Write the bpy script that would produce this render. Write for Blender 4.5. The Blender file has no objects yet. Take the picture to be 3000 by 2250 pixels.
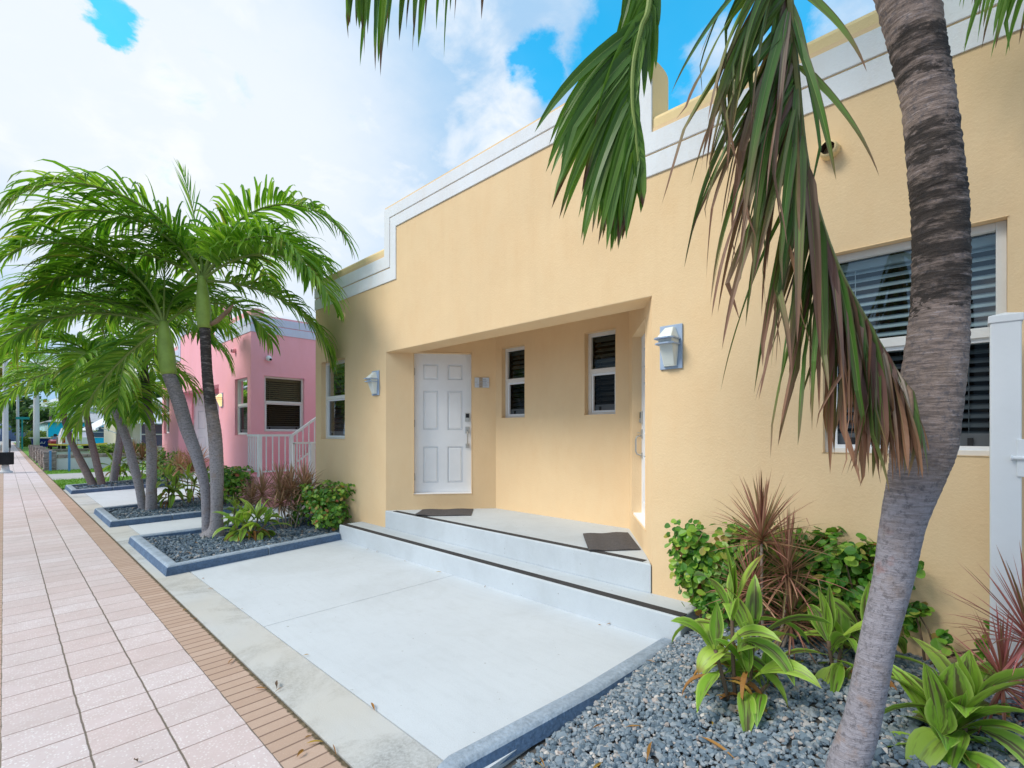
import bpy, math, random
import numpy as np
from mathutils import Vector as V, Matrix
S = bpy.context.scene
C = S.collection
R = math.radians
rnd = random.Random(7)

# ------------------------------------------------------------------ camera
YAW = 46.2445
cam = bpy.data.objects.new('camera', bpy.data.cameras.new('camera')); C.objects.link(cam)
cam.location = (0, 0, 1.5); cam.rotation_euler = (R(90), 0, -R(YAW))
cam.data.lens = 1425.3 / 3000 * 36; cam.data.sensor_width = 36
cam.data.shift_y = (1268.4 - 1125) / 3000
cam.data.clip_start = 0.05; cam.data.clip_end = 2000
S.camera = cam
S.view_settings.view_transform = 'Standard'; S.view_settings.look = 'None'
S.view_settings.gamma = 1; S.view_settings.exposure = 0.62
S.view_settings.use_curve_mapping = False

# ------------------------------------------------------------------ node helper
class NT:
    def __init__(s, nt): s.nt = nt; s.nt.nodes.clear()
    def __call__(s, typ, props=None, **ins):
        n = s.nt.nodes.new(typ)
        for k, v in (props or {}).items(): setattr(n, k, v)
        for k, v in ins.items():
            key = int(k[1:]) if k[0] == 'i' and k[1:].isdigit() else k.replace('_', ' ')
            s.set(n.inputs[key], v)
        return n
    def set(s, sock, v):
        if hasattr(v, 'outputs'): v = v.outputs[0]
        if isinstance(v, bpy.types.NodeSocket): s.nt.links.new(v, sock)
        else:
            if sock.type == 'RGBA' and len(v) == 3: v = (*v, 1)
            sock.default_value = v
    def math(s, op, a, b=0.0, clamp=False):
        n = s('ShaderNodeMath', {'operation': op, 'use_clamp': clamp}); s.set(n.inputs[0], a); s.set(n.inputs[1], b); return n.outputs[0]
    def mix(s, f, a, b, blend='MIX'):
        n = s('ShaderNodeMix', {'data_type': 'RGBA', 'blend_type': blend}); s.set(n.inputs[0], f); s.set(n.inputs[6], a); s.set(n.inputs[7], b); return n.outputs[2]
    def ramp(s, f, stops, interp='LINEAR'):
        n = s('ShaderNodeValToRGB'); n.color_ramp.interpolation = interp; e = n.color_ramp.elements
        while len(e) < len(stops): e.new(0.5)
        for k, (p, c) in zip(e, stops):
            k.position = p; k.color = (c, c, c, 1) if isinstance(c, (int, float)) else (*c, 1)
        s.set(n.inputs[0], f); return n.outputs[0]
    def noise(s, scale, vec=None, detail=4, rough=.55, dist=0):
        n = s('ShaderNodeTexNoise', Scale=scale, Detail=detail, Roughness=rough, Distortion=dist)
        if vec is not None: s.set(n.inputs['Vector'], vec)
        return n.outputs[0]
    def sstep(s, x, a, b):
        n = s('ShaderNodeMapRange', {'interpolation_type': 'SMOOTHSTEP'}); s.set(n.inputs[0], x)
        n.inputs[1].default_value = a; n.inputs[2].default_value = b; return n.outputs[0]
    def pos(s): return s('ShaderNodeNewGeometry').outputs['Position']
    def xyz(s, v):
        n = s('ShaderNodeSeparateXYZ'); s.set(n.inputs[0], v); return n.outputs
    def scalev(s, v, sc):
        n = s('ShaderNodeVectorMath', {'operation': 'MULTIPLY'}); s.set(n.inputs[0], v); n.inputs[1].default_value = sc; return n.outputs[0]

def mat(name, color, rough=.8, var=.12, vscale=3.0, bump=0, bscale=80, metal=0, spec=.3, fine=0, fscale=150):
    m = bpy.data.materials.new(name); m.use_nodes = True; t = NT(m.node_tree)
    p = t.pos(); col = color
    if var:
        f = t.noise(vscale, p, 6, .65)
        col = t.mix(t.ramp(f, [(.3, 0), (.7, 1)]), [c * (1 - var) for c in color], [min(1, c * (1 + var)) for c in color])
    if fine:
        f = t.noise(fscale, p, 2)
        col = t.mix(t.ramp(f, [(.35, fine), (.6, 0)]), col, [c * .4 for c in color])
    b = t('ShaderNodeBsdfPrincipled', Base_Color=col, Roughness=rough, Metallic=metal)
    b.inputs['Specular IOR Level'].default_value = spec
    if bump: t.set(b.inputs['Normal'], t('ShaderNodeBump', Strength=bump, Distance=.01, Height=t.noise(bscale, p, 3)))
    o = t('ShaderNodeOutputMaterial', Surface=b.outputs[0])
    return m

# ------------------------------------------------------------------ sky and sun
SUN_DIR = V((-.72, .34, .80)).normalized()
W = bpy.data.worlds.new('World'); S.world = W; W.use_nodes = True
t = NT(W.node_tree)
d = t('ShaderNodeTexCoord').outputs['Generated']
sky = t('ShaderNodeTexSky', {'sky_type': 'NISHITA', 'sun_disc': False, 'sun_elevation': math.asin(SUN_DIR.z),
        'sun_rotation': math.atan2(SUN_DIR.x, SUN_DIR.y), 'air_density': 1.0, 'dust_density': .2, 'ozone_density': 3.0})
hs = t('ShaderNodeHueSaturation', Hue=.470, Saturation=1.42, Value=2.3, Fac=1.0, Color=sky)
x, y, z = t.xyz(d)[:3]
zz = t.math('ADD', t.math('MAXIMUM', z, 0.0), .22)
cv = t('ShaderNodeCombineXYZ', X=t.math('DIVIDE', x, zz), Y=t.math('DIVIDE', y, zz), Z=0.0).outputs[0]
n1 = t.noise(2.1, cv, 9, .6, .25)
n2 = t.noise(5.5, cv, 6, .6, .4)
nc = t('ShaderNodeTexNoise', Vector=cv, Scale=6.5, Detail=7.0, Roughness=.62).outputs['Color']
wv = t('ShaderNodeVectorMath', {'operation': 'MULTIPLY_ADD'}); t.set(wv.inputs[0], nc); wv.inputs[1].default_value = (.14, .14, .14); wv.inputs[2].default_value = (-.07, -.07, -.07)
wd = t('ShaderNodeVectorMath', {'operation': 'ADD'}); t.set(wd.inputs[0], d); t.set(wd.inputs[1], wv.outputs[0])
dn = t('ShaderNodeVectorMath', {'operation': 'NORMALIZE'}); t.set(dn.inputs[0], wd.outputs[0])
def near(dirs):                                   # how close a direction is to any of the given sky directions
    acc = None
    for dx, dy, dz, r0, r1 in dirs:
        dp = t('ShaderNodeVectorMath', {'operation': 'DOT_PRODUCT'}); t.set(dp.inputs[0], dn.outputs[0]); dp.inputs[1].default_value = V((dx, dy, dz)).normalized()
        v = t.sstep(dp.outputs['Value'], math.cos(R(r1)), math.cos(R(r0)))
        acc = v if acc is None else t.math('MAXIMUM', acc, v)
    return acc
gap = near([(.098, .826, .563, 0, 2.6), (.606, .528, .597, 0, 4.4), (.735, .29, .607, 1, 14), (.80, .18, .57, 1, 16), (.775, .28, .545, 0, 10), (.69, .40, .60, 0, 7), (.5, -.7, .5, 2, 20), (-.6, .2, .8, 1, 9)])
puff = near([(.771, .290, .567, .2, 4.6), (.814, .113, .575, .2, 5.0), (.60, .545, .57, 0, 2.5)])
n3 = t.noise(9, cv, 7, .62, .5)
cover = t.math('ADD', .95, t.math('MULTIPLY', t.math('SUBTRACT', n1, .5), .5))
cover = t.math('SUBTRACT', cover, t.math('MULTIPLY', gap, 1.12))
cover = t.math('ADD', cover, t.math('MULTIPLY', puff, .75))
cover = t.math('ADD', cover, t.math('ADD', t.math('MULTIPLY', t.math('SUBTRACT', n2, .5), 1.2), t.math('MULTIPLY', t.math('SUBTRACT', n3, .5), 1.1)))
cover = t.math('MAXIMUM', t.sstep(cover, -.10, .80), t.math('MULTIPLY', n2, .16))
shade = t.sstep(t.math('ADD', t.noise(1.3, cv, 5, .55, .5), t.math('MULTIPLY', t.math('SUBTRACT', n2, .5), .5)), .30, .57)
bright = near([(.20, .80, .40, 6, 26), (.05, .85, .5, 4, 20)])
shade = t.math('MINIMUM', t.math('ADD', shade, t.math('MULTIPLY', near([(.49, .93, .48, 3, 20), (.33, .90, .22, 2, 10)]), t.math('MULTIPLY', n2, 1.5))), 1.0)
shade = t.math('MULTIPLY', shade, t.math('SUBTRACT', 1.0, t.math('MULTIPLY', bright, .75)))
cloud = t.mix(shade, (6.75, 6.85, 7.0), (2.7, 4.25, 6.0))
skyc = t.mix(cover, hs.outputs[0], cloud)
bg = t('ShaderNodeBackground', Color=skyc, Strength=.1)
t('ShaderNodeOutputWorld', Surface=bg.outputs[0])
sun = bpy.data.objects.new('sun', bpy.data.lights.new('sun', 'SUN')); C.objects.link(sun)
sun.data.energy = 1.9; sun.data.angle = R(24); sun.data.color = (1, .94, .84)
sun.rotation_euler = SUN_DIR.to_track_quat('Z', 'Y').to_euler(); sun.location = (0, 0, 30)

# ------------------------------------------------------------------ mesh helper
ROOT = {}
class MB:
    def __init__(s): s.v = []; s.f = []; s.m = []; s.uv = {}
    def add(s, vs, fs, mi=0, uvs=None):
        o = len(s.v); s.v += [tuple(p) for p in vs]
        for k, f in enumerate(fs):
            if uvs: s.uv[len(s.f)] = [uvs[i] for i in f]
            s.f.append([i + o for i in f]); s.m.append(mi)
    def box(s, x0, x1, y0, y1, z0, z1, mi=0):
        s.hexa([(x0, y0, z0), (x1, y0, z0), (x1, y1, z0), (x0, y1, z0), (x0, y0, z1), (x1, y0, z1), (x1, y1, z1), (x0, y1, z1)], mi)
    def hexa(s, p, mi=0):
        s.add(p, [(0, 3, 2, 1), (4, 5, 6, 7), (0, 1, 5, 4), (1, 2, 6, 5), (2, 3, 7, 6), (3, 0, 4, 7)], mi)
    def prism(s, poly, e, mi=0):
        n = len(poly); e = V(e); a = [V(p) for p in poly]
        s.add(a + [p + e for p in a], [tuple(range(n))[::-1], tuple(range(n, 2 * n))] + [(i, (i + 1) % n, n + (i + 1) % n, n + i) for i in range(n)], mi)
    def tube(s, pts, rad, n=8, mi=0, cap=True, prof=None):
        pts = [V(p) for p in pts]; rad = rad if isinstance(rad, (list, tuple)) else [rad] * len(pts)
        t0 = (pts[1] - pts[0]).normalized(); u = t0.orthogonal().normalized(); vs = []; uvs = []
        L = 0
        for i, p in enumerate(pts):
            tg = (pts[min(i + 1, len(pts) - 1)] - pts[max(i - 1, 0)]).normalized()
            u = (u - tg * u.dot(tg)).normalized(); w = tg.cross(u)
            if i: L += (p - pts[i - 1]).length
            for k in range(n):
                a = 2 * math.pi * k / n; r = rad[i] * (prof(i, k) if prof else 1)
                vs.append(p + (u * math.cos(a) + w * math.sin(a)) * r); uvs.append((k / n, L))
        fs = [(i * n + k, i * n + (k + 1) % n, (i + 1) * n + (k + 1) % n, (i + 1) * n + k) for i in range(len(pts) - 1) for k in range(n)]
        if cap: fs += [tuple(range(n))[::-1], tuple(range((len(pts) - 1) * n, len(pts) * n))]
        s.add(vs, fs, mi, uvs)
    def rod(s, a, b, w, mi=0):                       # square bar
        s.tube([a, b], w * .7071, 4, mi)
    def build(s, name, mats, parent=None, smooth=False, bevel=0, seg=2, weld=False):
        org = ROOT.get(parent.name, V((0, 0, 0))) if parent else V((0, 0, 0))
        me = bpy.data.meshes.new(name)
        me.from_pydata([(p[0] - org.x, p[1] - org.y, p[2] - org.z) for p in s.v], [], s.f)
        for m in (mats if isinstance(mats, (list, tuple)) else [mats]): me.materials.append(m)
        me.polygons.foreach_set('material_index', s.m)
        if smooth: me.polygons.foreach_set('use_smooth', [True] * len(s.f))
        if s.uv:
            ul = me.uv_layers.new(name='uv').data
            for p in me.polygons:
                q = s.uv.get(p.index)
                if q:
                    for li, c in zip(p.loop_indices, q): ul[li].uv = c
        me.update()
        o = bpy.data.objects.new(name, me); C.objects.link(o)
        if parent: o.parent = parent; ROOT[o.name] = org
        if weld: o.modifiers.new('weld', 'WELD').merge_threshold = .0005
        if bevel:
            b = o.modifiers.new('bevel', 'BEVEL'); b.width = bevel; b.segments = seg; b.limit_method = 'ANGLE'; b.angle_limit = R(35)
            if smooth is None: pass
        return o

def tag(o, label, cat, group=None, kind=None):
    o['label'] = label; o['category'] = cat
    if group: o['group'] = group
    if kind: o['kind'] = kind
    return o
def struct(o, kind='structure'): o['kind'] = kind; return o
def thing(name, label, cat, loc, group=None):
    o = bpy.data.objects.new(name, None); C.objects.link(o); o.location = loc; o.empty_display_size = .1
    ROOT[o.name] = V(loc); return tag(o, label, cat, group)

class Frame:                                          # a wall plane: u along it, z up, w out of it
    def __init__(s, P, Q, n):
        s.P = V((P[0], P[1], 0)); e = V((Q[0] - P[0], Q[1] - P[1], 0)); s.L = e.length; s.e = e.normalized(); s.n = V((n[0], n[1], 0)).normalized()
    def p(s, u, z, w=0): q = s.P + s.e * u + s.n * w; return V((q.x, q.y, z))
    def box(s, mb, u0, u1, z0, z1, w0, w1, mi=0):
        mb.hexa([s.p(u0, z0, w1), s.p(u1, z0, w1), s.p(u1, z0, w0), s.p(u0, z0, w0), s.p(u0, z1, w1), s.p(u1, z1, w1), s.p(u1, z1, w0), s.p(u0, z1, w0)], mi)
    def wall(s, mb, us, zs, holes, mi=0, skip=None):
        us = sorted(set(us) | {h[0] for h in holes} | {h[1] for h in holes}); zs = sorted(set(zs) | {h[2] for h in holes} | {h[3] for h in holes})
        for a, b in zip(us, us[1:]):
            for c, d_ in zip(zs, zs[1:]):
                um, zm = (a + b) / 2, (c + d_) / 2
                if any(h[0] < um < h[1] and h[2] < zm < h[3] for h in holes) or (skip and skip(um, zm)): continue
                mb.add([s.p(a, c), s.p(b, c), s.p(b, d_), s.p(a, d_)], [(0, 1, 2, 3)], mi)
        for h in holes:
            if len(h) < 5: continue
            u0, u1, z0, z1, dp = h
            for (a, c), (b, d_) in (((u0, z0), (u0, z1)), ((u0, z1), (u1, z1)), ((u1, z1), (u1, z0)), ((u1, z0), (u0, z0))):
                mb.add([s.p(a, c), s.p(b, d_), s.p(b, d_, -dp), s.p(a, c, -dp)], [(0, 1, 2, 3)], mi)

# ------------------------------------------------------------------ materials
def stucco(name, col, stain=None):
    m = bpy.data.materials.new(name); m.use_nodes = True; t = NT(m.node_tree); p = t.pos()
    a = t.noise(.9, p, 5, .6); b = t.noise(4.5, t.scalev(p, (1, 1, .45)), 5, .7)
    c = t.mix(t.ramp(a, [(.3, 0), (.7, 1)]), [k * .955 for k in col], [min(1, k * 1.04) for k in col])
    c = t.mix(t.math('MULTIPLY', t.ramp(b, [(.42, 0), (.75, 1)]), .32), c, (col[0] * .93, col[1] * .82, col[2] * .72))
    x, y, z = t.xyz(p)[:3]
    low = t.math('MULTIPLY', t.sstep(t.math('ADD', z, t.math('MULTIPLY', b, .35)), .75, .25), .3)          # splash dirt at the foot of the wall
    c = t.mix(low, c, (col[0] * .72, col[1] * .66, col[2] * .62))
    rs = t.noise(3.2, t.scalev(p, (1, 2.6, .16)), 5, .7); c = t.mix(t.math('MULTIPLY', t.math('MULTIPLY', t.ramp(rs, [(.50, 0), (.68, 1)]), t.sstep(z, 1.6, 3.5)), .11), c, (col[0] * .80, col[1] * .70, col[2] * .62))
    if stain:                                         # grey run-off stain under a drain spout
        yc, w, zc, h = stain
        sx = t.math('DIVIDE', t.math('SUBTRACT', t.math('ADD', y, t.math('MULTIPLY', t.noise(1.3, p, 3), .9)), yc + .45), w)
        sz = t.math('DIVIDE', t.math('SUBTRACT', z, zc), h)
        r = t.math('ADD', t.math('MULTIPLY', sx, sx), t.math('MULTIPLY', sz, sz))
        k = t.math('MULTIPLY', t.sstep(t.math('ADD', r, t.math('MULTIPLY', b, .5)), 1.7, .0), .32)
        c = t.mix(k, c, (.40, .305, .16))
    bs = t('ShaderNodeBsdfPrincipled', Base_Color=c, Roughness=.9); bs.inputs['Specular IOR Level'].default_value = .15
    hgt = t.math('ADD', t.noise(70, p, 3, .6), t.math('MULTIPLY', t.noise(14, p, 2), .7))
    t.set(bs.inputs['Normal'], t('ShaderNodeBump', Strength=.32, Distance=.008, Height=hgt))
    t('ShaderNodeOutputMaterial', Surface=bs.outputs[0]); return m

M = {}
YEL = (.835, .615, .37)
M['yellow'] = stucco('yellow_stucco', YEL, (6.75, 1.0, 2.9, 1.25))
M['yellow2'] = stucco('yellow_coping', (.86, .67, .37))
M['pink'] = stucco('pink_stucco', (.97, .47, .54))
M['bluetrim'] = stucco('pale_blue_trim', (.80, .825, .865))
M['bluetrim2'] = stucco('periwinkle_trim', (.64, .69, .86))
M['white'] = mat('white_paint', (.84, .855, .88), .45, .04, 2, .05, 40)
M['cream'] = mat('cream_paint', (.74, .68, .56), .7, .06, 2)
M['offwhite'] = mat('window_frame_white', (.74, .72, .69), .5, .06, 6)
M['chrome'] = mat('brushed_nickel', (.55, .52, .47), .35, .05, 20, metal=.9)
M['black'] = mat('black_plastic', (.018, .018, .02), .5, .2, 8)
M['rubber'] = mat('dark_rubber', (.03, .03, .032), .85, .2, 9, .3, 200)
M['bluegrey'] = mat('blue_grey_metal', (.36, .46, .62), .5, .08, 8)
M['strip'] = mat('anti_slip_strip', (.05, .048, .05), .9, .15, 12, .3, 400)
M['mat'] = mat('door_mat', (.115, .108, .112), .95, .15, 20, .6, 350, fine=.5, fscale=120)
M['rust'] = mat('brown_pipe', (.10, .06, .04), .9, .2, 20)
M['dark'] = mat('painted_darkness', (.02, .02, .022), .9, 0)  # near-black colour standing in for the shade of unlit depths
M['blind'] = mat('blind_slat', (.44, .52, .57), .6, .05, 3)
M['blindtan'] = mat('blind_slat_tan', (.42, .33, .22), .6, .05, 3)
M['blinddark'] = mat('shutter_slat', (.15, .15, .14), .6, .05, 3)

def concrete(name, col, stain=.0, warm=.0, blotch=.1):
    m = bpy.data.materials.new(name); m.use_nodes = True; t = NT(m.node_tree); p = t.pos()
    a = t.noise(1.3, p, 7, .68, .4); b = t.noise(9, p, 4, .7); f = t.noise(160, p, 2)
    c = t.mix(t.ramp(a, [(.34, blotch * 2.2), (.56, 0)]), col, [k * .78 for k in col])
    c = t.mix(t.math('MULTIPLY', t.ramp(b, [(.3, 1), (.45, 0)]), .16), c, [k * .72 for k in col])
    c = t.mix(t.ramp(f, [(.30, .3), (.42, 0)]), c, [k * .55 for k in col])
    br = t.noise(2.2, t.scalev(p, (9, 1.2, 1)), 5, .65, .3); c = t.mix(t.math('MULTIPLY', t.ramp(br, [(.36, 1), (.52, 0)]), .12 * min(1, blotch * 10)), c, [k * .74 for k in col])
    sm = t.noise(.55, p, 6, .72, .8); c = t.mix(t.math('MULTIPLY', t.ramp(sm, [(.50, 0), (.62, 1)]), .22), c, (col[0] * .70, col[1] * .68, col[2] * .64))
    sp = t.noise(26, p, 2, .5); c = t.mix(t.ramp(sp, [(.735, 0), (.76, .55)]), c, (.2, .19, .18))
    if stain:
        g = t.noise(1.55, p, 6, .72, .6)
        c = t.mix(t.math('MULTIPLY', t.ramp(g, [(.47, 0), (.66, 1)]), t.ramp(t.noise(60, p, 3, .7), [(.35, stain * .25), (.6, stain)])), c, (.17, .17, .155))
    if warm: c = t.mix(t.ramp(t.noise(.9, p, 3), [(.35, 0), (.6, warm)]), c, (.55, .52, .46))
    bs = t('ShaderNodeBsdfPrincipled', Base_Color=c, Roughness=.85); bs.inputs['Specular IOR Level'].default_value = .2
    t.set(bs.inputs['Normal'], t('ShaderNodeBump', Strength=.25, Distance=.004, Height=t.math('ADD', t.noise(120, p, 2), b)))
    t('ShaderNodeOutputMaterial', Surface=bs.outputs[0]); return m
M['drive'] = concrete('painted_concrete', (.595, .64, .685))
M['step'] = concrete('step_concrete', (.555, .605, .65), blotch=.16)
M['apron'] = concrete('old_concrete', (.56, .575, .58), stain=.85, warm=.55)
M['path'] = concrete('grey_concrete', (.44, .43, .42), stain=.3)
M['street'] = mat('pale_asphalt', (.30, .30, .30), .9, .15, 1, .3, 60)

def sidewalk_mat():
    m = bpy.data.materials.new('pink_pavers'); m.use_nodes = True; t = NT(m.node_tree); p = t.pos(); x, y, z = t.xyz(p)[:3]
    wob = t.math('MULTIPLY', t.math('SUBTRACT', t.noise(7, p, 3), .5), .012)
    xx = t.math('DIVIDE', t.math('ADD', t.math('ADD', x, .012), wob), .2933); yy = t.math('DIVIDE', t.math('ADD', y, -.224), .2502)
    def edge(v, w): return t.math('SUBTRACT', 1.0, t.sstep(t.math('ABSOLUTE', t.math('SUBTRACT', v, t.math('ROUND', v))), w * .45, w))
    cell = t('ShaderNodeCombineXYZ', X=t.math('FLOOR', xx), Y=t.math('FLOOR', yy), Z=0.0).outputs[0]
    wn = t('ShaderNodeTexWhiteNoise', {'noise_dimensions': '3D'}); t.set(wn.inputs['Vector'], cell); rv = wn.outputs['Value']
    base = t.mix(rv, (.62, .505, .495), (.66, .575, .58))
    base = t.mix(t.ramp(t.noise(6, p, 5, .7), [(.35, .5), (.6, 0)]), base, (.55, .45, .43))
    sc = t.scalev(p, (1, 1.0, 1)); vo = t('ShaderNodeTexVoronoi', {'feature': 'F1'}, Scale=78.0, Randomness=1.0); t.set(vo.inputs['Vector'], t.math('ADD', 0, 0) if 0 else sc)
    vr = t.xyz(vo.outputs['Color'])[0]
    chip = t.math('MULTIPLY', t.sstep(vo.outputs['Distance'], .42, .30), t.ramp(vr, [(.45, 0), (.5, 1)]))
    base = t.mix(t.math('MULTIPLY', chip, t.math('ADD', .40, t.math('MULTIPLY', rv, .35))), base, (.80, .77, .76))
    base = t.mix(t.math('MULTIPLY', t.math('MULTIPLY', t.sstep(vo.outputs['Distance'], .25, .15), t.ramp(vr, [(.0, 1), (.05, 0)])), .7), base, (.25, .2, .19))
    base = t.mix(t.math('MULTIPLY', t.ramp(t.noise(1.1, p, 5, .7), [(.48, 0), (.66, 1)]), .22), base, (.42, .36, .34))
    wn2 = t('ShaderNodeTexWhiteNoise', {'noise_dimensions': '3D'}); t.set(wn2.inputs['Vector'], t.scalev(cell, (3.1, 1.7, 1))); base = t.mix(t.ramp(wn2.outputs['Value'], [(.80, 0), (.86, .25)]), base, (.50, .40, .375))
    base = t.mix(t.ramp(t.noise(38, p, 2), [(.75, 0), (.77, .6)]), base, (.18, .15, .14))
    jl = edge(xx, .019); jr = t.math('MULTIPLY', edge(yy, .024), t.ramp(t.noise(3.3, t.scalev(p, (1, 9, 1)), 2), [(.3, .6), (.6, 1)]))
    moss = t.mix(t.noise(30, p, 3), (.08, .085, .04), (.17, .12, .10))
    c = t.mix(t.math('MULTIPLY', jr, .9), base, (.27, .19, .165)); c = t.mix(t.math('MULTIPLY', jl, .88), c, moss)
    bs = t('ShaderNodeBsdfPrincipled', Base_Color=c, Roughness=.75); bs.inputs['Specular IOR Level'].default_value = .25
    h = t.math('SUBTRACT', t.math('MULTIPLY', t.noise(90, p, 2), .25), t.math('MAXIMUM', jl, jr))
    t.set(bs.inputs['Normal'], t('ShaderNodeBump', Strength=.5, Distance=.006, Height=h))
    t('ShaderNodeOutputMaterial', Surface=bs.outputs[0]); return m
def brick_mat():
    m = bpy.data.materials.new('brick_border'); m.use_nodes = True; t = NT(m.node_tree); p = t.pos(); x, y, z = t.xyz(p)[:3]
    yy = t.math('DIVIDE', t.math('ADD', y, -.022), .0875)
    e = t.math('SUBTRACT', 1.0, t.sstep(t.math('ABSOLUTE', t.math('SUBTRACT', yy, t.math('ROUND', yy))), .035, .085))
    wn = t('ShaderNodeTexWhiteNoise', {'noise_dimensions': '1D'}); t.set(wn.inputs['W'], t.math('FLOOR', yy))
    c = t.mix(wn.outputs['Value'], (.46, .325, .25), (.535, .395, .315))
    c = t.mix(t.ramp(t.noise(14, p, 5, .7), [(.3, .6), (.6, 0)]), c, (.46, .32, .25))
    c = t.mix(t.ramp(t.noise(140, p, 2), [(.6, 0), (.7, .4)]), c, (.7, .55, .46))
    c = t.mix(t.math('MULTIPLY', e, .8), c, (.17, .11, .085))
    mo = t.sstep(t.math('ADD', x, t.math('MULTIPLY', t.math('SUBTRACT', t.noise(18, p, 4, .7), .5), .05)), 1.05, 1.062)
    c = t.mix(t.math('MULTIPLY', mo, .92), c, t.mix(t.ramp(t.noise(40, p, 3), [(.35, 0), (.65, 1)]), (.045, .04, .022), (.15, .12, .07)))
    bs = t('ShaderNodeBsdfPrincipled', Base_Color=c, Roughness=.85); bs.inputs['Specular IOR Level'].default_value = .2
    t.set(bs.inputs['Normal'], t('ShaderNodeBump', Strength=.5, Distance=.005, Height=t.math('SUBTRACT', t.math('MULTIPLY', t.noise(100, p, 2), .3), e)))
    t('ShaderNodeOutputMaterial', Surface=bs.outputs[0]); return m
M['paver'] = sidewalk_mat(); M['brick'] = brick_mat()
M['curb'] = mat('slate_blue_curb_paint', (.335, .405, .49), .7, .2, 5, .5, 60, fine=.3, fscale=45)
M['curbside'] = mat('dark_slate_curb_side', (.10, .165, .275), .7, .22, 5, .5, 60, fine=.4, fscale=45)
M['soil'] = mat('dark_soil', (.09, .085, .08), .95, .3, 6, .4, 80)

def island(name, stops, rough=.6, trans=0, tip=None, streak=None, spec=.35, bump=0, edge=None):
    """leaf / pebble material: colour per island, optional dry tips and lengthwise streaks along the leaf's own uv"""
    m = bpy.data.materials.new(name); m.use_nodes = True; t = NT(m.node_tree)
    r = t('ShaderNodeNewGeometry').outputs['Random Per Island']; c = t.ramp(r, stops); p = t.pos()
    if tip or streak or edge:
        uv = t('ShaderNodeUVMap', {'uv_map': 'uv'}).outputs[0]; u, v, _ = t.xyz(uv)[:3]
        if edge:                                      # paler or darker margin
            k = t.sstep(t.math('ABSOLUTE', t.math('SUBTRACT', u, .5)), edge[1], .5); c = t.mix(t.math('MULTIPLY', k, edge[2]), c, edge[0])
        if streak:
            col, amt = streak
            wv = t('ShaderNodeCombineXYZ', X=t.math('MULTIPLY', u, 4.5), Y=t.math('MULTIPLY', v, 1.3), Z=t.math('MULTIPLY', r, 57.0)).outputs[0]
            k = t.math('MULTIPLY', t.ramp(t.noise(1.0, wv, 3, .6), [(.46, 0), (.6, 1)]), t.sstep(t.math('ABSOLUTE', t.math('SUBTRACT', u, .5)), .46, .25))
            c = t.mix(t.math('MULTIPLY', k, amt), c, col)
            c = t.mix(t.math('MULTIPLY', t.sstep(t.math('ABSOLUTE', t.math('SUBTRACT', u, .5)), .05, .015), .6), c, (.35, .48, .14))
        if tip:
            col, a, b = tip
            k = t.sstep(t.math('ADD', v, t.math('MULTIPLY', t.math('SUBTRACT', r, .5), .5)), a, b)
            c = t.mix(k, c, col)
    bs = t('ShaderNodeBsdfPrincipled', Base_Color=c, Roughness=rough); bs.inputs['Specular IOR Level'].default_value = spec
    if bump: t.set(bs.inputs['Normal'], t('ShaderNodeBump', Strength=bump, Distance=.004, Height=t.noise(120, p, 3)))
    out = bs.outputs[0]
    if trans:
        tr = t('ShaderNodeBsdfTranslucent', Color=t.mix(1.0, c, (1.0, 1.0, .55), 'MULTIPLY'))
        out = t('ShaderNodeMixShader', Fac=trans, i1=bs.outputs[0], i2=tr.outputs[0]).outputs[0]
    t('ShaderNodeOutputMaterial', Surface=out); return m
M['gravel'] = island('blue_grey_gravel', [(0, (.085, .125, .165)), (.3, (.15, .20, .245)), (.6, (.225, .275, .32)), (.88, (.34, .36, .375)), (.95, (.40, .34, .31)), (1, (.58, .55, .52))], .8, bump=.3)
M['pebble'] = island('dark_slate_pebbles', [(0, (.055, .09, .125)), (.4, (.105, .15, .20)), (.8, (.18, .235, .285)), (.95, (.27, .29, .30)), (1, (.40, .34, .29))], .75)
PALM = [(0, (.085, .24, .02)), (.35, (.17, .38, .03)), (.7, (.29, .51, .055)), (.93, (.38, .58, .08)), (1, (.46, .42, .12))]
M['frond'] = island('palm_leaflets', PALM, .38, .5, ((.16, .13, .05), .92, 1.2), spec=.5)
M['frondnear'] = island('palm_leaflets_near', [(0, (.08, .20, .022)), (.5, (.14, .31, .035)), (1, (.25, .44, .06))], .42, .42, ((.14, .07, .04), .88, 1.08), ((.04, .10, .015), .5), spec=.5)
M['dyinggreen'] = island('half_green_leaflets', [(0, (.07, .18, .03)), (.45, (.13, .29, .045)), (.74, (.22, .31, .08)), (.80, (.21, .12, .095)), (.92, (.32, .20, .14)), (1, (.60, .48, .36))], .5, .3, ((.28, .15, .10), .5, 1.0), ((.15, .085, .065), .6), spec=.45, edge=((.14, .07, .06), .35, .7))
M['dying'] = island('dying_palm_leaflets', [(0, (.09, .19, .035)), (.18, (.15, .27, .06)), (.27, (.22, .18, .08)), (.33, (.20, .095, .075)), (.62, (.29, .135, .10)), (.82, (.44, .28, .19)), (1, (.70, .57, .44))], .5, .3, ((.36, .19, .115), .40, 1.0), ((.14, .075, .06), .5), spec=.45, edge=((.12, .07, .055), .33, .65))
M['rib'] = mat('palm_rib', (.22, .30, .07), .5, .15, 6)
M['ribdry'] = mat('dry_palm_rib', (.20, .20, .06), .55, .3, 6)
M['shaft'] = mat('crownshaft_green', (.30, .42, .085), .45, .2, 5)
M['spathe'] = mat('dry_spathe', (.30, .19, .12), .7, .3, 8)
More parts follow.
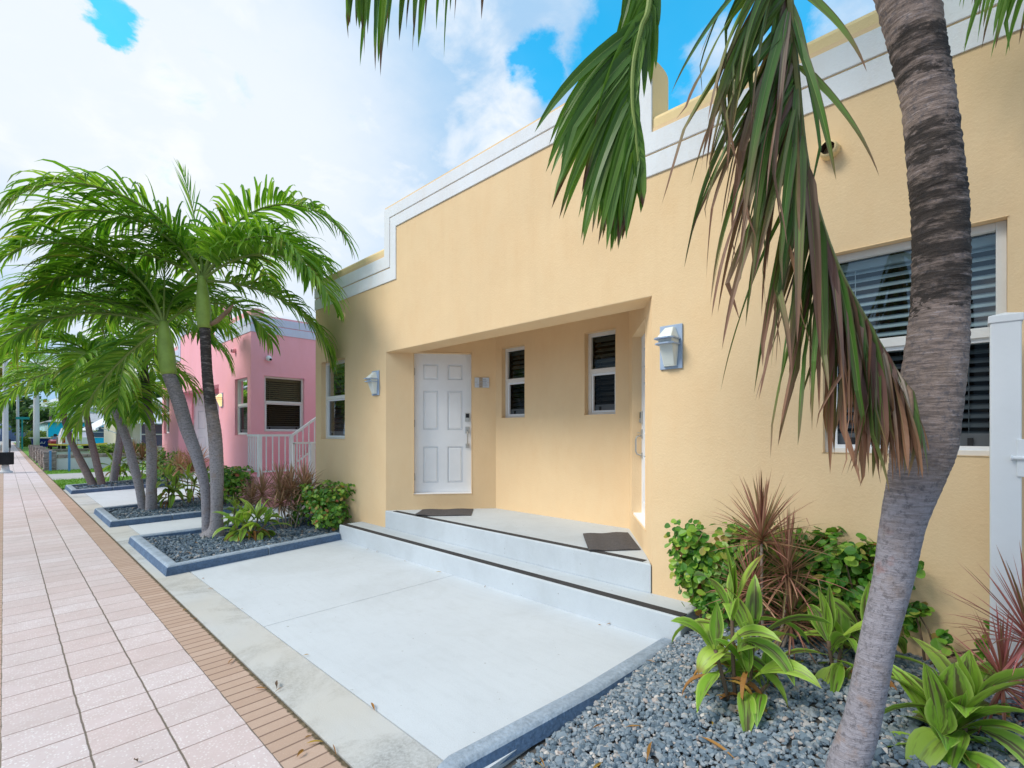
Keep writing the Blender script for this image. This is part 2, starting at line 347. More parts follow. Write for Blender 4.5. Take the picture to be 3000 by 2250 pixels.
M['ti'] = island('ti_leaves', [(0, (.16, .36, .03)), (.5, (.27, .50, .05)), (1, (.44, .62, .09))], .42, .3, ((.34, .20, .06), 1.0, 1.22), ((.11, .055, .05), .85), spec=.45, edge=((.46, .60, .14), .36, .85))
M['tidry'] = island('dry_ti_leaves', [(0, (.30, .13, .04)), (.6, (.42, .22, .06)), (1, (.50, .34, .06))], .7, .2)
M['drac'] = island('red_dracaena_leaves', [(0, (.16, .20, .06)), (.3, (.27, .23, .10)), (.5, (.38, .24, .14)), (.72, (.48, .24, .17)), (.9, (.56, .26, .20)), (1, (.62, .42, .26))], .5, .2, edge=((.42, .12, .11), .2, .8))
M['dractan'] = island('tan_dracaena_leaves', [(0, (.20, .20, .08)), (.35, (.36, .24, .13)), (.7, (.52, .28, .20)), (1, (.64, .46, .30))], .55, .2, edge=((.45, .22, .16), .2, .6))
M['dracred'] = island('crimson_dracaena_leaves', [(0, (.20, .15, .06)), (.4, (.42, .15, .12)), (1, (.60, .20, .20))], .5, .2, edge=((.50, .16, .16), .2, .8))
M['bush'] = island('round_shrub_leaves', [(0, (.045, .16, .018)), (.35, (.095, .27, .025)), (.62, (.19, .40, .04)), (.85, (.37, .53, .075)), (.93, (.36, .30, .07)), (1, (.40, .10, .05))], .38, .25, spec=.5)
M['hedge'] = island('hedge_leaves', [(0, (.06, .14, .02)), (.5, (.14, .26, .03)), (1, (.34, .38, .06))], .5, .25)
M['tree'] = island('far_tree_leaves', [(0, (.02, .06, .015)), (.5, (.05, .12, .025)), (1, (.12, .20, .05))], .5, .25)
M['treeyel'] = island('yellowing_tree_leaves', [(0, (.12, .14, .02)), (.5, (.30, .25, .03)), (1, (.50, .34, .05))], .5, .3)
M['grass'] = island('lawn_grass', [(0, (.07, .20, .015)), (.5, (.14, .33, .03)), (1, (.30, .42, .07))], .6, .3)
M['turf'] = mat('turf_base', (.12, .27, .03), .9, .25, 3, .5, 60)
M['cane'] = mat('grey_cane', (.40, .33, .27), .8, .25, 12, .4, 60)
M['twig'] = mat('brown_twig', (.16, .11, .075), .85, .25, 12)

def trunk_mat(name, lo, hi, dark, z0, z1, band, paint=False):
    m = bpy.data.materials.new(name); m.use_nodes = True; t = NT(m.node_tree); p = t.pos(); x, y, z = t.xyz(p)[:3]
    k = t.sstep(t.math('ADD', z, t.math('MULTIPLY', t.math('SUBTRACT', t.noise(6, p, 3), .5), .5)), z0, z1)
    c = t.mix(k, lo, hi)
    st = t.noise(3.0, t.scalev(p, (4, 4, 34)), 5, .7); c = t.mix(t.math('MULTIPLY', t.ramp(st, [(.40, .75), (.56, 0)]), t.math('ADD', .35, t.math('MULTIPLY', k, .65))), c, [a * .40 for a in hi])
    c = t.mix(t.math('MULTIPLY', t.ramp(st, [(.58, 0), (.72, .6)]), t.math('ADD', .4, t.math('MULTIPLY', k, .6))), c, [min(1, a * 1.55) for a in lo])
    c = t.mix(t.ramp(t.noise(42, p, 5, .75), [(.36, .75), (.5, 0)]), c, [a * .35 for a in lo])
    c = t.mix(t.ramp(t.noise(7, p, 4), [(.55, 0), (.72, .55)]), c, (.30, .22, .17))
    if band:
        acc = None
        for zc, h in band:
            q = t.math('ABSOLUTE', t.math('SUBTRACT', t.math('ADD', z, t.math('MULTIPLY', t.math('SUBTRACT', t.noise(9, t.scalev(p, (1, 1, 2)), 5, .7), .5), .32)), zc))
            v = t.sstep(q, h * 1.15, h * .75); acc = v if acc is None else t.math('MAXIMUM', acc, v)
        pat = t.ramp(t.noise(7, t.scalev(p, (1, 1, 4)), 5, .7), [(.50, 1), (.64, .12)])
        c = t.mix(t.math('MULTIPLY', t.math('MULTIPLY', acc, pat), .86), c, dark)
    if paint:
        for (zc, r0, col, s) in ((1.02, .62, (.30, .13, .10), 5), (.40, .66, (.33, .22, .17), 7)):
            q = t.sstep(t.math('ABSOLUTE', t.math('SUBTRACT', z, zc)), .16, .04)
            c = t.mix(t.math('MULTIPLY', t.math('MULTIPLY', q, t.ramp(t.noise(s, p, 4, .6), [(.55, 0), (.62, 1)])), .6), c, col)
        c = t.mix(t.math('MULTIPLY', t.ramp(t.noise(23, p, 2), [(.735, 0), (.75, 1)]), t.sstep(z, 1.0, .6)), c, (.06, .22, .50))
    bs = t('ShaderNodeBsdfPrincipled', Base_Color=c, Roughness=.88); bs.inputs['Specular IOR Level'].default_value = .2
    h = t.math('ADD', t.math('MULTIPLY', st, 1.2), t.noise(60, p, 4, .7))
    t.set(bs.inputs['Normal'], t('ShaderNodeBump', Strength=.6, Distance=.012, Height=h))
    t('ShaderNodeOutputMaterial', Surface=bs.outputs[0]); return m
M['trunknear'] = trunk_mat('near_palm_bark', (.335, .315, .35), (.325, .25, .22), (.025, .022, .02), 1.0, 1.5, [(2.27, .26), (2.62, .08), (2.95, .09), (2.02, .03)], True)
M['trunk'] = trunk_mat('palm_bark', (.37, .345, .365), (.34, .29, .275), (.035, .03, .028), 1.0, 1.8, [(2.55, .75)])
M['trunk2'] = trunk_mat('palm_bark_grey', (.38, .355, .38), (.35, .305, .295), (.05, .04, .035), 1.0, 2.2, None)
M['trunkfar'] = trunk_mat('palm_bark_brown', (.27, .215, .205), (.24, .175, .155), (.05, .04, .035), .5, 2.0, None)

def glass_mat(name, tint=(.55, .62, .62), refl=1.0):
    m = bpy.data.materials.new(name); m.use_nodes = True; t = NT(m.node_tree)
    fr = t('ShaderNodeFresnel', IOR=1.55).outputs[0]
    g = t('ShaderNodeBsdfGlossy', Color=(.95, .98, 1), Roughness=.01); tr = t('ShaderNodeBsdfTransparent', Color=tint)
    mx = t('ShaderNodeMixShader', Fac=t.math('MULTIPLY', fr, refl, True), i1=tr.outputs[0], i2=g.outputs[0])
    t('ShaderNodeOutputMaterial', Surface=mx.outputs[0]); return m
M['glass'] = glass_mat('window_glass', (.78, .84, .84), 1.7)
M['glassdark'] = glass_mat('shaded_window_glass', (.60, .68, .66), .45)
M['screen'] = glass_mat('window_screen', (.36, .37, .38), .2)
def shade_mat(name, col, emit=0):
    m = bpy.data.materials.new(name); m.use_nodes = True; t = NT(m.node_tree)
    b = t('ShaderNodeBsdfPrincipled', Base_Color=col, Roughness=.3)
    if emit: t.set(b.inputs['Emission Color'], (1, .62, .25)); b.inputs['Emission Strength'].default_value = emit
    t('ShaderNodeOutputMaterial', Surface=b.outputs[0]); return m
M['shade'] = shade_mat('frosted_shade', (.74, .78, .74)); M['shadelit'] = shade_mat('lit_frosted_shade', (.85, .75, .5), .75)

# ------------------------------------------------------------------ ground and paving
def sheet(name, m, x0, x1, y0, y1, z, h=.0, kind='structure'):
    mb = MB()
    if h: mb.box(x0, x1, y0, y1, z - h, z)
    else: mb.add([(x0, y0, z), (x1, y0, z), (x1, y1, z), (x0, y1, z)], [(0, 1, 2, 3)])
    return struct(mb.build(name, m), kind)
sheet('ground', M['soil'], -300, 400, -200, 700, -.06)
sheet('sidewalk', M['paver'], -.012, .868, -4, 110, 0, .05)
sheet('sidewalk_border', M['brick'], .868, 1.075, -4, 110, 0, .05)
sheet('sidewalk_border', M['brick'], -.22, -.012, -4, 110, 0, .05)
sheet('path', M['path'], 1.085, 9, 21.25, 24.35, .0, .05)
sheet('road_kerb', M['path'], -.42, -.225, -4, 130, .0, .15)
sheet('road', M['street'], -9, -.43, -60, 130, -.13)
sheet('cross_street', M['drive'], -60, 60, 111, 124, -.01, .04)
sheet('apron', M['apron'], 1.083, 1.24, -4, 1.56, 0, .05)
for a, b in ((1.568, 8.40), (8.408, 11.93), (11.938, 17.45)): sheet('apron', M['apron'], 1.083, 1.386, a, b, 0, .05)
for a, b in ((1.58, 3.990), (3.996, 8.9), (8.906, 12.86), (12.866, 16.3), (16.306, 17.9)): sheet('driveway', M['drive'], 1.394, 3.70, a, b, .0, .05)
sheet('side_yard', M['path'], 3.70, 12, 8.03, 11.13, -.005, .04)
sheet('lawn', M['turf'], 1.09, 9, 17.95, 21.22, 0, .05)
sheet('lawn', M['turf'], 1.09, 9, 24.4, 110, .002, .05)

def grass(name, regions, n, seed, h=.05):
    r = np.random.default_rng(seed); mb = MB(); tot = sum((b - a) * (d_ - c) for a, b, c, d_ in regions)
    for a, b, c, d_ in regions:
        for _ in range(int(n * (b - a) * (d_ - c) / tot)):
            x, y = r.uniform(a, b), r.uniform(c, d_); an = r.uniform(0, 6.28); w = .008; l = h * r.uniform(.5, 1.3); q = r.normal(0, .02, 2)
            mb.add([(x - w * math.cos(an), y - w * math.sin(an), 0), (x + w * math.cos(an), y + w * math.sin(an), 0), (x + q[0], y + q[1], l)], [(0, 1, 2)])
    return struct(mb.build(name, M['grass']), 'stuff')
g = grass('lawn_grass', [(1.06, 3.6, 17.95, 21.22), (1.1, 5, 24.5, 26.6), (1.5, 6, 27.1, 34)], 16000, 3); g['label'] = 'short green lawn grass beyond the planting beds'

# curbs -----------------------------------------------------------------
def curb_run(mb, pts, w, h, gap=.012, seglen=.85, closed=False, slope=.02):
    pts = [V((p[0], p[1], 0)) for p in pts]
    def off(i, sgn):
        a = pts[i] - pts[i - 1] if i > 0 else pts[1] - pts[0]; b = pts[i + 1] - pts[i] if i < len(pts) - 1 else pts[-1] - pts[-2]
        na, nb = V((-a.y, a.x, 0)).normalized(), V((-b.y, b.x, 0)).normalized(); m = (na + nb); return m / m.dot(na) * sgn
    for i in range(len(pts) - 1):
        L = (pts[i + 1] - pts[i]).length; n = max(1, round(L / seglen)); oa0, oa1 = off(i, 1), off(i + 1, 1)
        for k in range(n):
            f0, f1 = k / n, (k + 1) / n
            if k: f0 += gap / L
            def at(f, ww, z):
                o = oa0.lerp(oa1, 0) if f == 0 else (oa1 if f >= 1 else V((-(pts[i + 1] - pts[i]).y, (pts[i + 1] - pts[i]).x, 0)).normalized())
                q = pts[i].lerp(pts[i + 1], f) + o * ww; return (q.x, q.y, z)
            a = w / 2; b = w / 2 - slope; c = b - .02
            ring = lambda f: [at(f, -a, -.02), at(f, -b, h - .015), at(f, -c, h), at(f, c, h), at(f, b, h - .015), at(f, a, -.02)]
            rg = ring(f0) + ring(f1)
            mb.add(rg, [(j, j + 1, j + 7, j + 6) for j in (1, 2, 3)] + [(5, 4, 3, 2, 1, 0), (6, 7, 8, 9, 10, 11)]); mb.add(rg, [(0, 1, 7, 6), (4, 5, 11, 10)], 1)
def curb(pts, label, w=.16, h=.10, slope=.02):
    mb = MB(); curb_run(mb, pts, w, h, slope=slope)
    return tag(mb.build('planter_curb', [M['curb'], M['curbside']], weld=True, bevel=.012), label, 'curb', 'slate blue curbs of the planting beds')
arc = [(1.40 + .10 * math.cos(R(a)), 1.58 + .10 * math.sin(R(a))) for a in (90, 120, 150, 180)]
curb([(3.25, 1.575), (2.3, 1.60)] + arc + [(1.30, .4), (1.30, -3)], 'rounded slate curb around the foreground gravel bed by the leaning trunk', .17, .05, .03)
curb([(3.26, 6.53), (1.245, 6.21), (1.245, 8.28), (3.62, 8.28)], 'slate curb of the bed left of the concrete entry steps', .16, .1)
curb([(3.55, 10.17), (1.235, 10.02), (1.235, 11.86), (3.5, 12.5)], 'slate curb of the middle bed in front of the pink house corner')
curb([(4.2, 16.95), (1.21, 16.12), (1.21, 17.75), (4.2, 18.9)], 'farthest slate curb, by the strip of lawn beyond the pink house')

ICO = None
def stones(name, pts, zfun, size, mkey, seed, lod=0, inside=None, flat=.75):
    t_ = (1 + 5 ** .5) / 2
    if lod == 0:
        bv = np.array([(-1, t_, 0), (1, t_, 0), (-1, -t_, 0), (1, -t_, 0), (0, -1, t_), (0, 1, t_), (0, -1, -t_), (0, 1, -t_), (t_, 0, -1), (t_, 0, 1), (-t_, 0, -1), (-t_, 0, 1)]) / 1.902
        bf = np.array([(0, 11, 5), (0, 5, 1), (0, 1, 7), (0, 7, 10), (0, 10, 11), (1, 5, 9), (5, 11, 4), (11, 10, 2), (10, 7, 6), (7, 1, 8), (3, 9, 4), (3, 4, 2), (3, 2, 6), (3, 6, 8), (3, 8, 9), (4, 9, 5), (2, 4, 11), (6, 2, 10), (8, 6, 7), (9, 8, 1)])
    else:
        bv = np.array([(1, 0, 0), (-1, 0, 0), (0, 1, 0), (0, -1, 0), (0, 0, 1), (0, 0, -1)], float); bf = np.array([(0, 2, 4), (2, 1, 4), (1, 3, 4), (3, 0, 4), (2, 0, 5), (1, 2, 5), (3, 1, 5), (0, 3, 5)])
    r = np.random.default_rng(seed); n = len(pts); k = len(bv)
    sc = size * r.lognormal(0, .28, (n, 1, 1)) * r.uniform(.55, 1.15, (n, 1, 3)); vv = bv[None] * (1 + r.normal(0, .24, (n, k, 1))) * sc
    q = r.normal(size=(n, 4)); q /= np.linalg.norm(q, axis=1, keepdims=True); w, x, y, z = q.T
    Rm = np.stack([np.stack([1 - 2 * (y * y + z * z), 2 * (x * y - z * w), 2 * (x * z + y * w)], -1), np.stack([2 * (x * y + z * w), 1 - 2 * (x * x + z * z), 2 * (y * z - x * w)], -1), np.stack([2 * (x * z - y * w), 2 * (y * z + x * w), 1 - 2 * (x * x + y * y)], -1)], 1)
    vv = np.einsum('nij,nkj->nki', Rm, vv); vv[:, :, 2] *= flat
    pz = np.array([zfun(a, b) for a, b in pts]) + r.uniform(-.3, .9, n) * size * .8
    vv += np.concatenate([np.array(pts), pz[:, None]], 1)[:, None, :]
    fs = (bf[None] + (np.arange(n) * k)[:, None, None]).reshape(-1, 3)
    me = bpy.data.meshes.new(name); me.vertices.add(n * k); me.vertices.foreach_set('co', vv.reshape(-1).astype(np.float32))
    me.loops.add(len(fs) * 3); me.loops.foreach_set('vertex_index', fs.reshape(-1).astype(np.int32)); me.polygons.add(len(fs))
    me.polygons.foreach_set('loop_start', np.arange(0, len(fs) * 3, 3, dtype=np.int32)); me.polygons.foreach_set('use_smooth', [False] * len(fs)); me.materials.append(M[mkey]); me.update(calc_edges=True)
    o = bpy.data.objects.new(name, me); C.objects.link(o); return o
def scatter(n, x0, x1, y0, y1, seed, ok=None):
    r = np.random.default_rng(seed); p = np.stack([r.uniform(x0, x1, n), r.uniform(y0, y1, n)], 1)
    return [tuple(a) for a in p if ok is None or ok(*a)]
def bed1(x, y):
    a = min(1, max(0, (x - 1.5) / 2.1)); a = a * a * (3 - 2 * a); e = min(1, max(0, (1.55 - y) / .5))
    return -.03 + .05 * min(1, e * 1.6) + .20 * a * (.35 + .65 * e)
def bedbase(name, xs, ys, zf):
    mb = MB(); nx, ny = len(xs), len(ys); mb.add([(x, y, zf(x, y) - .012) for x in xs for y in ys], [(i * ny + j, (i + 1) * ny + j, (i + 1) * ny + j + 1, i * ny + j + 1) for i in range(nx - 1) for j in range(ny - 1)])
    return struct(mb.build(name, M['soil']))
bedbase('bed_soil', np.linspace(1.33, 3.62, 12), np.linspace(-3, 1.58, 12), bed1)
pts = scatter(22500, 1.36, 3.60, -.35, 1.53, 1) + scatter(3500, 1.36, 3.6, -1.2, -.35, 2)
g = stones('gravel', pts, bed1, .0135, 'gravel', 3); struct(g, 'stuff'); g['label'] = 'blue grey crushed stone mulch in the foreground bed'
for i, (quad, n) in enumerate((((1.32, 3.62, 6.2, 8.22), 9000), ((1.31, 3.55, 10.0, 12.4), 5500), ((1.29, 4.2, 16.1, 18.8), 3500))):
    x0, x1, y0, y1 = quad
    lo = [lambda x: 6.285 + .1588 * (x - 1.245), lambda x: 10.09 + .065 * (x - 1.235), lambda x: 16.2 + .278 * (x - 1.21)][i]
    hi = [lambda x: 8.21, lambda x: 11.78 + .28 * (x - 1.235), lambda x: 17.67 + .385 * (x - 1.21)][i]
    zf = lambda x, y: .045 + .03 * math.sin(x * 2.1) * math.sin(y * 1.7) + .03 * max(0, x - 2.4)
    mb = MB(); xs = np.linspace(x0, x1, 10)
    for a, b in zip(xs, xs[1:]): mb.add([(a, lo(a) - .02, .03), (b, lo(b) - .02, .03), (b, hi(b) + .02, .03), (a, hi(a) + .02, .03)], [(0, 1, 2, 3)])
    struct(mb.build('bed_soil', M['soil']))
    p = scatter(n, x0, x1, y0, y1, 10 + i, lambda x, y: lo(x) < y < hi(x))
    g = stones('gravel', p, zf, [.022, .026, .034][i], 'pebble', 20 + i, 1); struct(g, 'stuff')
    g['label'] = ['dark slate pebbles in the bed left of the entry steps', 'dark slate pebbles in the middle bed by the pink house', 'dark slate pebbles in the farthest bed by the lawn'][i]

# ------------------------------------------------------------------ houses
def window(fr, u0, u1, z0, z1, dp, parent, slat='blind', nsl=18, tilt=.35, closed=1.0, label=None):
    w0 = -dp; f = .042; zm = z0 + (z1 - z0) * .535; mb = MB()
    fr.box(mb, u0, u0 + f, z0, z1, w0, w0 + .045); fr.box(mb, u1 - f, u1, z0, z1, w0, w0 + .045)
    fr.box(mb, u0 + f, u1 - f, z1 - f, z1, w0, w0 + .043); fr.box(mb, u0 + f, u1 - f, z0, z0 + .03, w0, w0 + .043)
    fr.box(mb, u0 + f, u1 - f, zm - .03, zm + .025, w0, w0 + .05)
    wn = mb.build('window', M['offwhite'], parent, bevel=.003)
    if label: wn['label'] = label
    mb = MB(); s = .022; a, b, c, e = u0 + f, u1 - f, z0 + .03, zm - .03
    for q in ((a, a + s, c, e), (b - s, b, c, e), (a + s, b - s, c, c + s), (a + s, b - s, e - s, e)): fr.box(mb, *q, w0 + .003, w0 + .03)
    fr.box(mb, a + s, b - s, c + s, c + s + .07, w0 - .03, w0 - .005)
    for q in (a + .10, b - .10):
        if b - a > .5 or q < b - .1: fr.box(mb, q - .012, q + .012, c + s + .002, c + s + .045, w0 - .004, w0 + .008, 1)
    mb.build('sash', [M['white'], M['black']], wn)
    mb = MB(); mb.add([fr.p(u0 + f, zm + .025, w0 + .012), fr.p(u1 - f, zm + .025, w0 + .012), fr.p(u1 - f, z1 - f, w0 + .012), fr.p(u0 + f, z1 - f, w0 + .012)], [(0, 1, 2, 3)])
    mb.build('pane', M['glass' if u1 - u0 > .8 and slat == 'blind' else 'glassdark'], wn)
    mb = MB(); mb.add([fr.p(a + s, c + s, w0 + .006), fr.p(b - s, c + s, w0 + .006), fr.p(b - s, e - s, w0 + .006), fr.p(a + s, e - s, w0 + .006)], [(0, 1, 2, 3)])
    mb.build('insect_screen', M['screen'], wn)
    mb = MB(); ws = -dp - .075; H = z1 - z0 - .12
    for k in range(nsl):
        zc = z0 + .10 + H * (k + .5) / nsl; hw = .5 * H / nsl * closed
        mb.hexa([fr.p(u0 + .03, zc - hw, ws + .02), fr.p(u1 - .03, zc - hw, ws + .02), fr.p(u1 - .03, zc + hw * tilt, ws - .02), fr.p(u0 + .03, zc + hw * tilt, ws - .02),
                 fr.p(u0 + .03, zc - hw + .004, ws + .022), fr.p(u1 - .03, zc - hw + .004, ws + .022), fr.p(u1 - .03, zc + hw * tilt + .004, ws - .018), fr.p(u0 + .03, zc + hw * tilt + .004, ws - .018)])
    for k in (.18, .82): fr.box(mb, u0 + (u1 - u0) * k - .002, u0 + (u1 - u0) * k + .002, z0 + .08, z1 - .05, ws + .024, ws + .027)
    fr.box(mb, u0 + .03, u1 - .03, z1 - .09, z1 - .04, ws - .01, ws + .03)
    fr.box(mb, u0 - .06, u1 + .06, z0 - .1, z1 + .1, ws - .25, ws - .24, 1)  # black sheet behind the slats, painted in place of the room's darkness
    mb.build('blind', [M[slat], M['dark']], wn)
    return wn

def door(fr, u0, u1, z0, z1, dp, parent, hinge_left=True):
    w0 = -dp; mb = MB(); W_ = u1 - u0; H = z1 - z0
    fr.box(mb, u0, u1, z0 + .018, z1, w0 - .04, w0 - .0205)
    cols = [(.155, .42), (.58, .845)]; rows = [(.075, .335), (.455, .735), (.815, .925)]
    holes = [(u0 + W_ * a, u0 + W_ * b, z0 + H * c, z0 + H * e, .02) for a, b in cols for c, e in rows]
    sub = Frame((fr.p(0, 0, w0).x, fr.p(0, 0, w0).y), (fr.p(1, 0, w0).x, fr.p(1, 0, w0).y), fr.n)
    sub.wall(mb, [u0, u1], [z0 + .018, z1], holes)
    for a, b, c, e, _ in holes:
        i = .03; j = .006
        o = [sub.p(a + j, c + j, -.019), sub.p(b - j, c + j, -.019), sub.p(b - j, e - j, -.019), sub.p(a + j, e - j, -.019)]
        q = [sub.p(a + i, c + i, -.002), sub.p(b - i, c + i, -.002), sub.p(b - i, e - i, -.002), sub.p(a + i, e - i, -.002)]
        mb.add(o + q, [(4, 5, 6, 7)] + [(k, (k + 1) % 4, 4 + (k + 1) % 4, 4 + k) for k in range(4)])
    dr = mb.build('door', M['white'], parent)
    us = u1 - .055 if hinge_left else u0 + .055
    mb = MB(); zk = z0 + .545 * H
    fr.box(mb, us - .033, us + .033, zk - .06, zk + .062, w0, w0 + .022); fr.box(mb, us - .024, us + .024, zk - .005, zk + .052, w0 + .022, w0 + .025, 1)
    mb.tube([fr.p(us, zk - .034, w0 + .02), fr.p(us, zk - .034, w0 + .034)], .017, 12)
    mb.build('keypad_lock', [M['chrome'], M['black']], dr, bevel=.003)
    mb = MB(); zh = z0 + .455 * H
    fr.box(mb, us - .03, us + .03, zh - .05, zh + .045, w0, w0 + .014); fr.box(mb, us - .026, us + .026, zh - .255, zh - .195, w0, w0 + .014)
    hp = [(zh - .015, .01), (zh - .03, .055), (zh - .06, .066), (zh - .18, .066), (zh - .21, .055), (zh - .225, .01)]
    mb.tube([fr.p(us, a, w0 + b) for a, b in hp], .0095, 8); fr.box(mb, us - .012, us + .012, zh + .004, zh + .012, w0 + .014, w0 + .05)
    mb.build('handle', M['chrome'], dr, bevel=.002)
    for k in (.12, .5, .87):
        mb = MB(); uh = u0 + .004 if hinge_left else u1 - .004; mb.tube([fr.p(uh, z0 + H * k - .05, w0 + .012), fr.p(uh, z0 + H * k + .05, w0 + .012)], .009, 8); mb.build('hinge', M['chrome'], dr)
    mb = MB(); fr.box(mb, u0 - .01, u1 + .01, z0 - .006, z0 + .016, w0 - .02, w0 + dp - .006); mb.build('threshold', M['white'], dr, bevel=.004)
    return dr

XF = 3.62
def house(dy, dz, name, label, wall, trim, cop, side_window=False, slatbig='blind'):
    h = thing(name, label, 'house', (XF, 4 + dy, 0)); Y0, Y1 = -.32 + dy, 8.03 + dy
    yA, yB, yC, yD, XB = 5.86 + dy, 1.90 + dy, 4.90 + dy, 2.79 + dy, 4.79; fl = .44; lin = 2.604 + dz
    fr = Frame((XF, 0), (XF, 1), (-1, 0)); mb = MB()
    wl = (7.02 + dy, 7.82 + dy, 1.405 + dz, 2.655 + dz, .12); wr = (-.112 + dy, .715 + dy, 1.375 + dz, 2.63 + dz, .10)
    zt, zr = 3.96 + dz, 4.58 + dz
    fr.wall(mb, [Y0, 1.897 + dy, 5.88 + dy, Y1], [-.1, fl, zt, zr], [(yB, yA, -.1, lin), wl, wr], skip=lambda u, z: z > zt and not (1.897 + dy < u < 5.88 + dy))
    A, B, Cc, D = (XF, yA), (XF, yB), (XB, yC), (XB, yD); ce = 2.86 + dz
    fa = Frame(A, Cc, (-.63, -.77)); fb = Frame(Cc, D, (-1, 0)); fc = Frame(D, B, (-.63, .77))
    fa.n = V((fa.e.y, -fa.e.x, 0)) * (1 if V((fa.e.y, -fa.e.x, 0)).x < 0 else -1); fc.n = V((fc.e.y, -fc.e.x, 0)) * (1 if V((fc.e.y, -fc.e.x, 0)).x < 0 else -1)
    d1 = (.375, 1.172, .652 + dz, 2.612 + dz, .10); d2 = (.30, 1.16, .652 + dz, 2.50 + dz, .09)
    fa.wall(mb, [0, fa.L], [fl - .3, ce], [d1]); fc.wall(mb, [0, fc.L], [fl - .3, ce], [d2])
    w1 = (.112, .545, 1.708 + dz, 2.675 + dz, .12); w2 = (1.512, 1.935, 1.715 + dz, 2.688 + dz, .12)
    fb.wall(mb, [0, fb.L], [fl - .3, ce], [w1, w2])
    t_ = .30; k = t_ / (XB - XF)                       # lintel beam and the porch ceiling above it
    a2, b2 = yA + (yC - yA) * k, yB + (yD - yB) * k
    mb.add([(XF, yA, lin), (XF, yB, lin), (XF + t_, b2, lin), (XF + t_, a2, lin), (XF + t_, b2, ce), (XF + t_, a2, ce), (XB, yD, ce), (XB, yC, ce)], [(0, 1, 2, 3), (3, 2, 4, 5), (5, 4, 6, 7)])
    for yy in (Y0, Y1):                                # flanks, rear and flat roof
        f2 = Frame((XF, yy), (XF + 1, yy), (0, -1 if yy == Y0 else 1)); f2.wall(mb, [0, 9], [-.1, zt], [(.27, 1.13, 1.45 + dz, 2.66 + dz, .09)] if side_window and yy == Y0 else [])
        if side_window and yy == Y0: side = f2
    mb.add([(XF + .2, Y0, zt - .15), (XF + 9, Y0, zt - .15), (XF + 9, Y1, zt - .15), (XF + .2, Y1, zt - .15), (XF + 9, Y0, -.1), (XF + 9, Y1, -.1)], [(0, 1, 2, 3), (1, 4, 5, 2)])
    wo = mb.build('wall', M[wall], h, weld=True, bevel=.014, seg=2)
    # pale bands stepping with the parapet
    def band(t0, t1, w):
        P = lambda t: [(Y1 + w * 0, 3.553 + dz + .362 * t), (5.60 + dy + .28 * t, 3.553 + dz + .362 * t), (5.60 + dy + .28 * t, 4.255 + dz + .297 * t), (2.187 + dy - .29 * t, 4.255 + dz + .297 * t), (2.187 + dy - .29 * t, 3.575 + dz + .345 * t), (Y0, 3.575 + dz + .345 * t)]
        a, b = P(t0), P(t1); mb = MB()
        for i in range(5):
            q = [a[i], a[i + 1], b[i + 1], b[i]]
            mb.hexa([(XF - w, y_, z_) for y_, z_ in q] + [(XF + .002, y_, z_) for y_, z_ in q])
        mb.box(XF - w, XF + 9, Y1 + .0, Y1 + w, a[0][1], b[0][1]); mb.box(XF - w, XF + 9, Y0 - w, Y0, a[5][1], b[5][1])
        return mb.build('trim_band', M[trim], h, weld=True, bevel=.004)
    band(0, .485, .014); band(.53, 1.0, .016)
    # rounded coping on the low parapets and on the raised middle
    def cope(y0, y1, zb, hh):
        pr = [(XF + .004, zb), (XF + .004, zb + hh * .62), (XF + .02, zb + hh * .80), (XF + .06, zb + hh * .94), (XF + .12, zb + hh), (XF + .19, zb + hh), (XF + .24, zb + hh * .9), (XF + .27, zb + hh * .66), (XF + .28, zb + hh * .3), (XF + .28, zb - .75)]
        pr += [(XF + .004, zb - .75)]
        mb = MB(); mb.prism([(x_, y0, z_) for x_, z_ in pr], (0, y1 - y0, 0)); return mb.build('coping', M[cop], h)
    cope(5.88 + dy, Y1 - .012, 3.92 + dz, .16); cope(Y0 + .012, 1.897 + dy, 3.923 + dz, .165); cope(1.897 + dy, 5.88 + dy, 4.46 + dz, .082)
    mb = MB(); x0 = XF + .1; mb.tube([(x0 + a * math.cos(0), Y1 - .01 * b, 0) for a, b in ((0, 0), (.01, 0))], .001, 4)
    # drain spouts through the wall
    for yy, zz_ in ((7.065 + dy, 3.30 + dz), (.675 + dy, 3.285 + dz)):
        mb = MB(); ring = []
        n = 20
        for (x_, r_) in ((XF + .02, .057), (XF - .04, .054), (XF - .082, .050), (XF - .084, .038), (XF + .10, .036)):
            ring.append([(x_, yy + r_ * math.cos(2 * math.pi * i / n) * (1 + .06 * rnd.uniform(-1, 1)), zz_ + r_ * math.sin(2 * math.pi * i / n) * (1 + .06 * rnd.uniform(-1, 1)) - (XF - x_) * .15) for i in range(n)])
        vs = [p for r_ in ring for p in r_]; q4 = lambda a: [(a * n + i, a * n + (i + 1) % n, (a + 1) * n + (i + 1) % n, (a + 1) * n + i) for i in range(n)]
        mb.add(vs, q4(0) + q4(1) + q4(2)); mb.add(vs[3 * n:], q4(0), 2); mb.add([(XF + .09, yy + .05 * math.cos(2 * math.pi * i / n), zz_ + .05 * math.sin(2 * math.pi * i / n)) for i in range(n)], [tuple(range(n))], 1)  # the closing disc is black to paint the shade deep in the pipe
        mb.build('drain_spout', [M[cop], M['dark'], M['rust']], h, smooth=True)
    window(fr, *wl, h, 'blinddark', 14, .5, .9); window(fr, *wr, h, slatbig, 22, .35, .85)
    window(fb, *w1, h, 'blinddark', 13, .5, .95); window(fb, *w2, h, 'blinddark', 13, .3, .9)
    if side_window: window(side, .27, 1.13, 1.45 + dz, 2.66 + dz, .09, h, 'blindtan', 24, .5, .9)
    door(fa, d1[0], d1[1], d1[2], d1[3], d1[4], h); door(fc, d2[0], d2[1], d2[2], d2[3], d2[4], h, hinge_left=False)
    return h, fa, fr
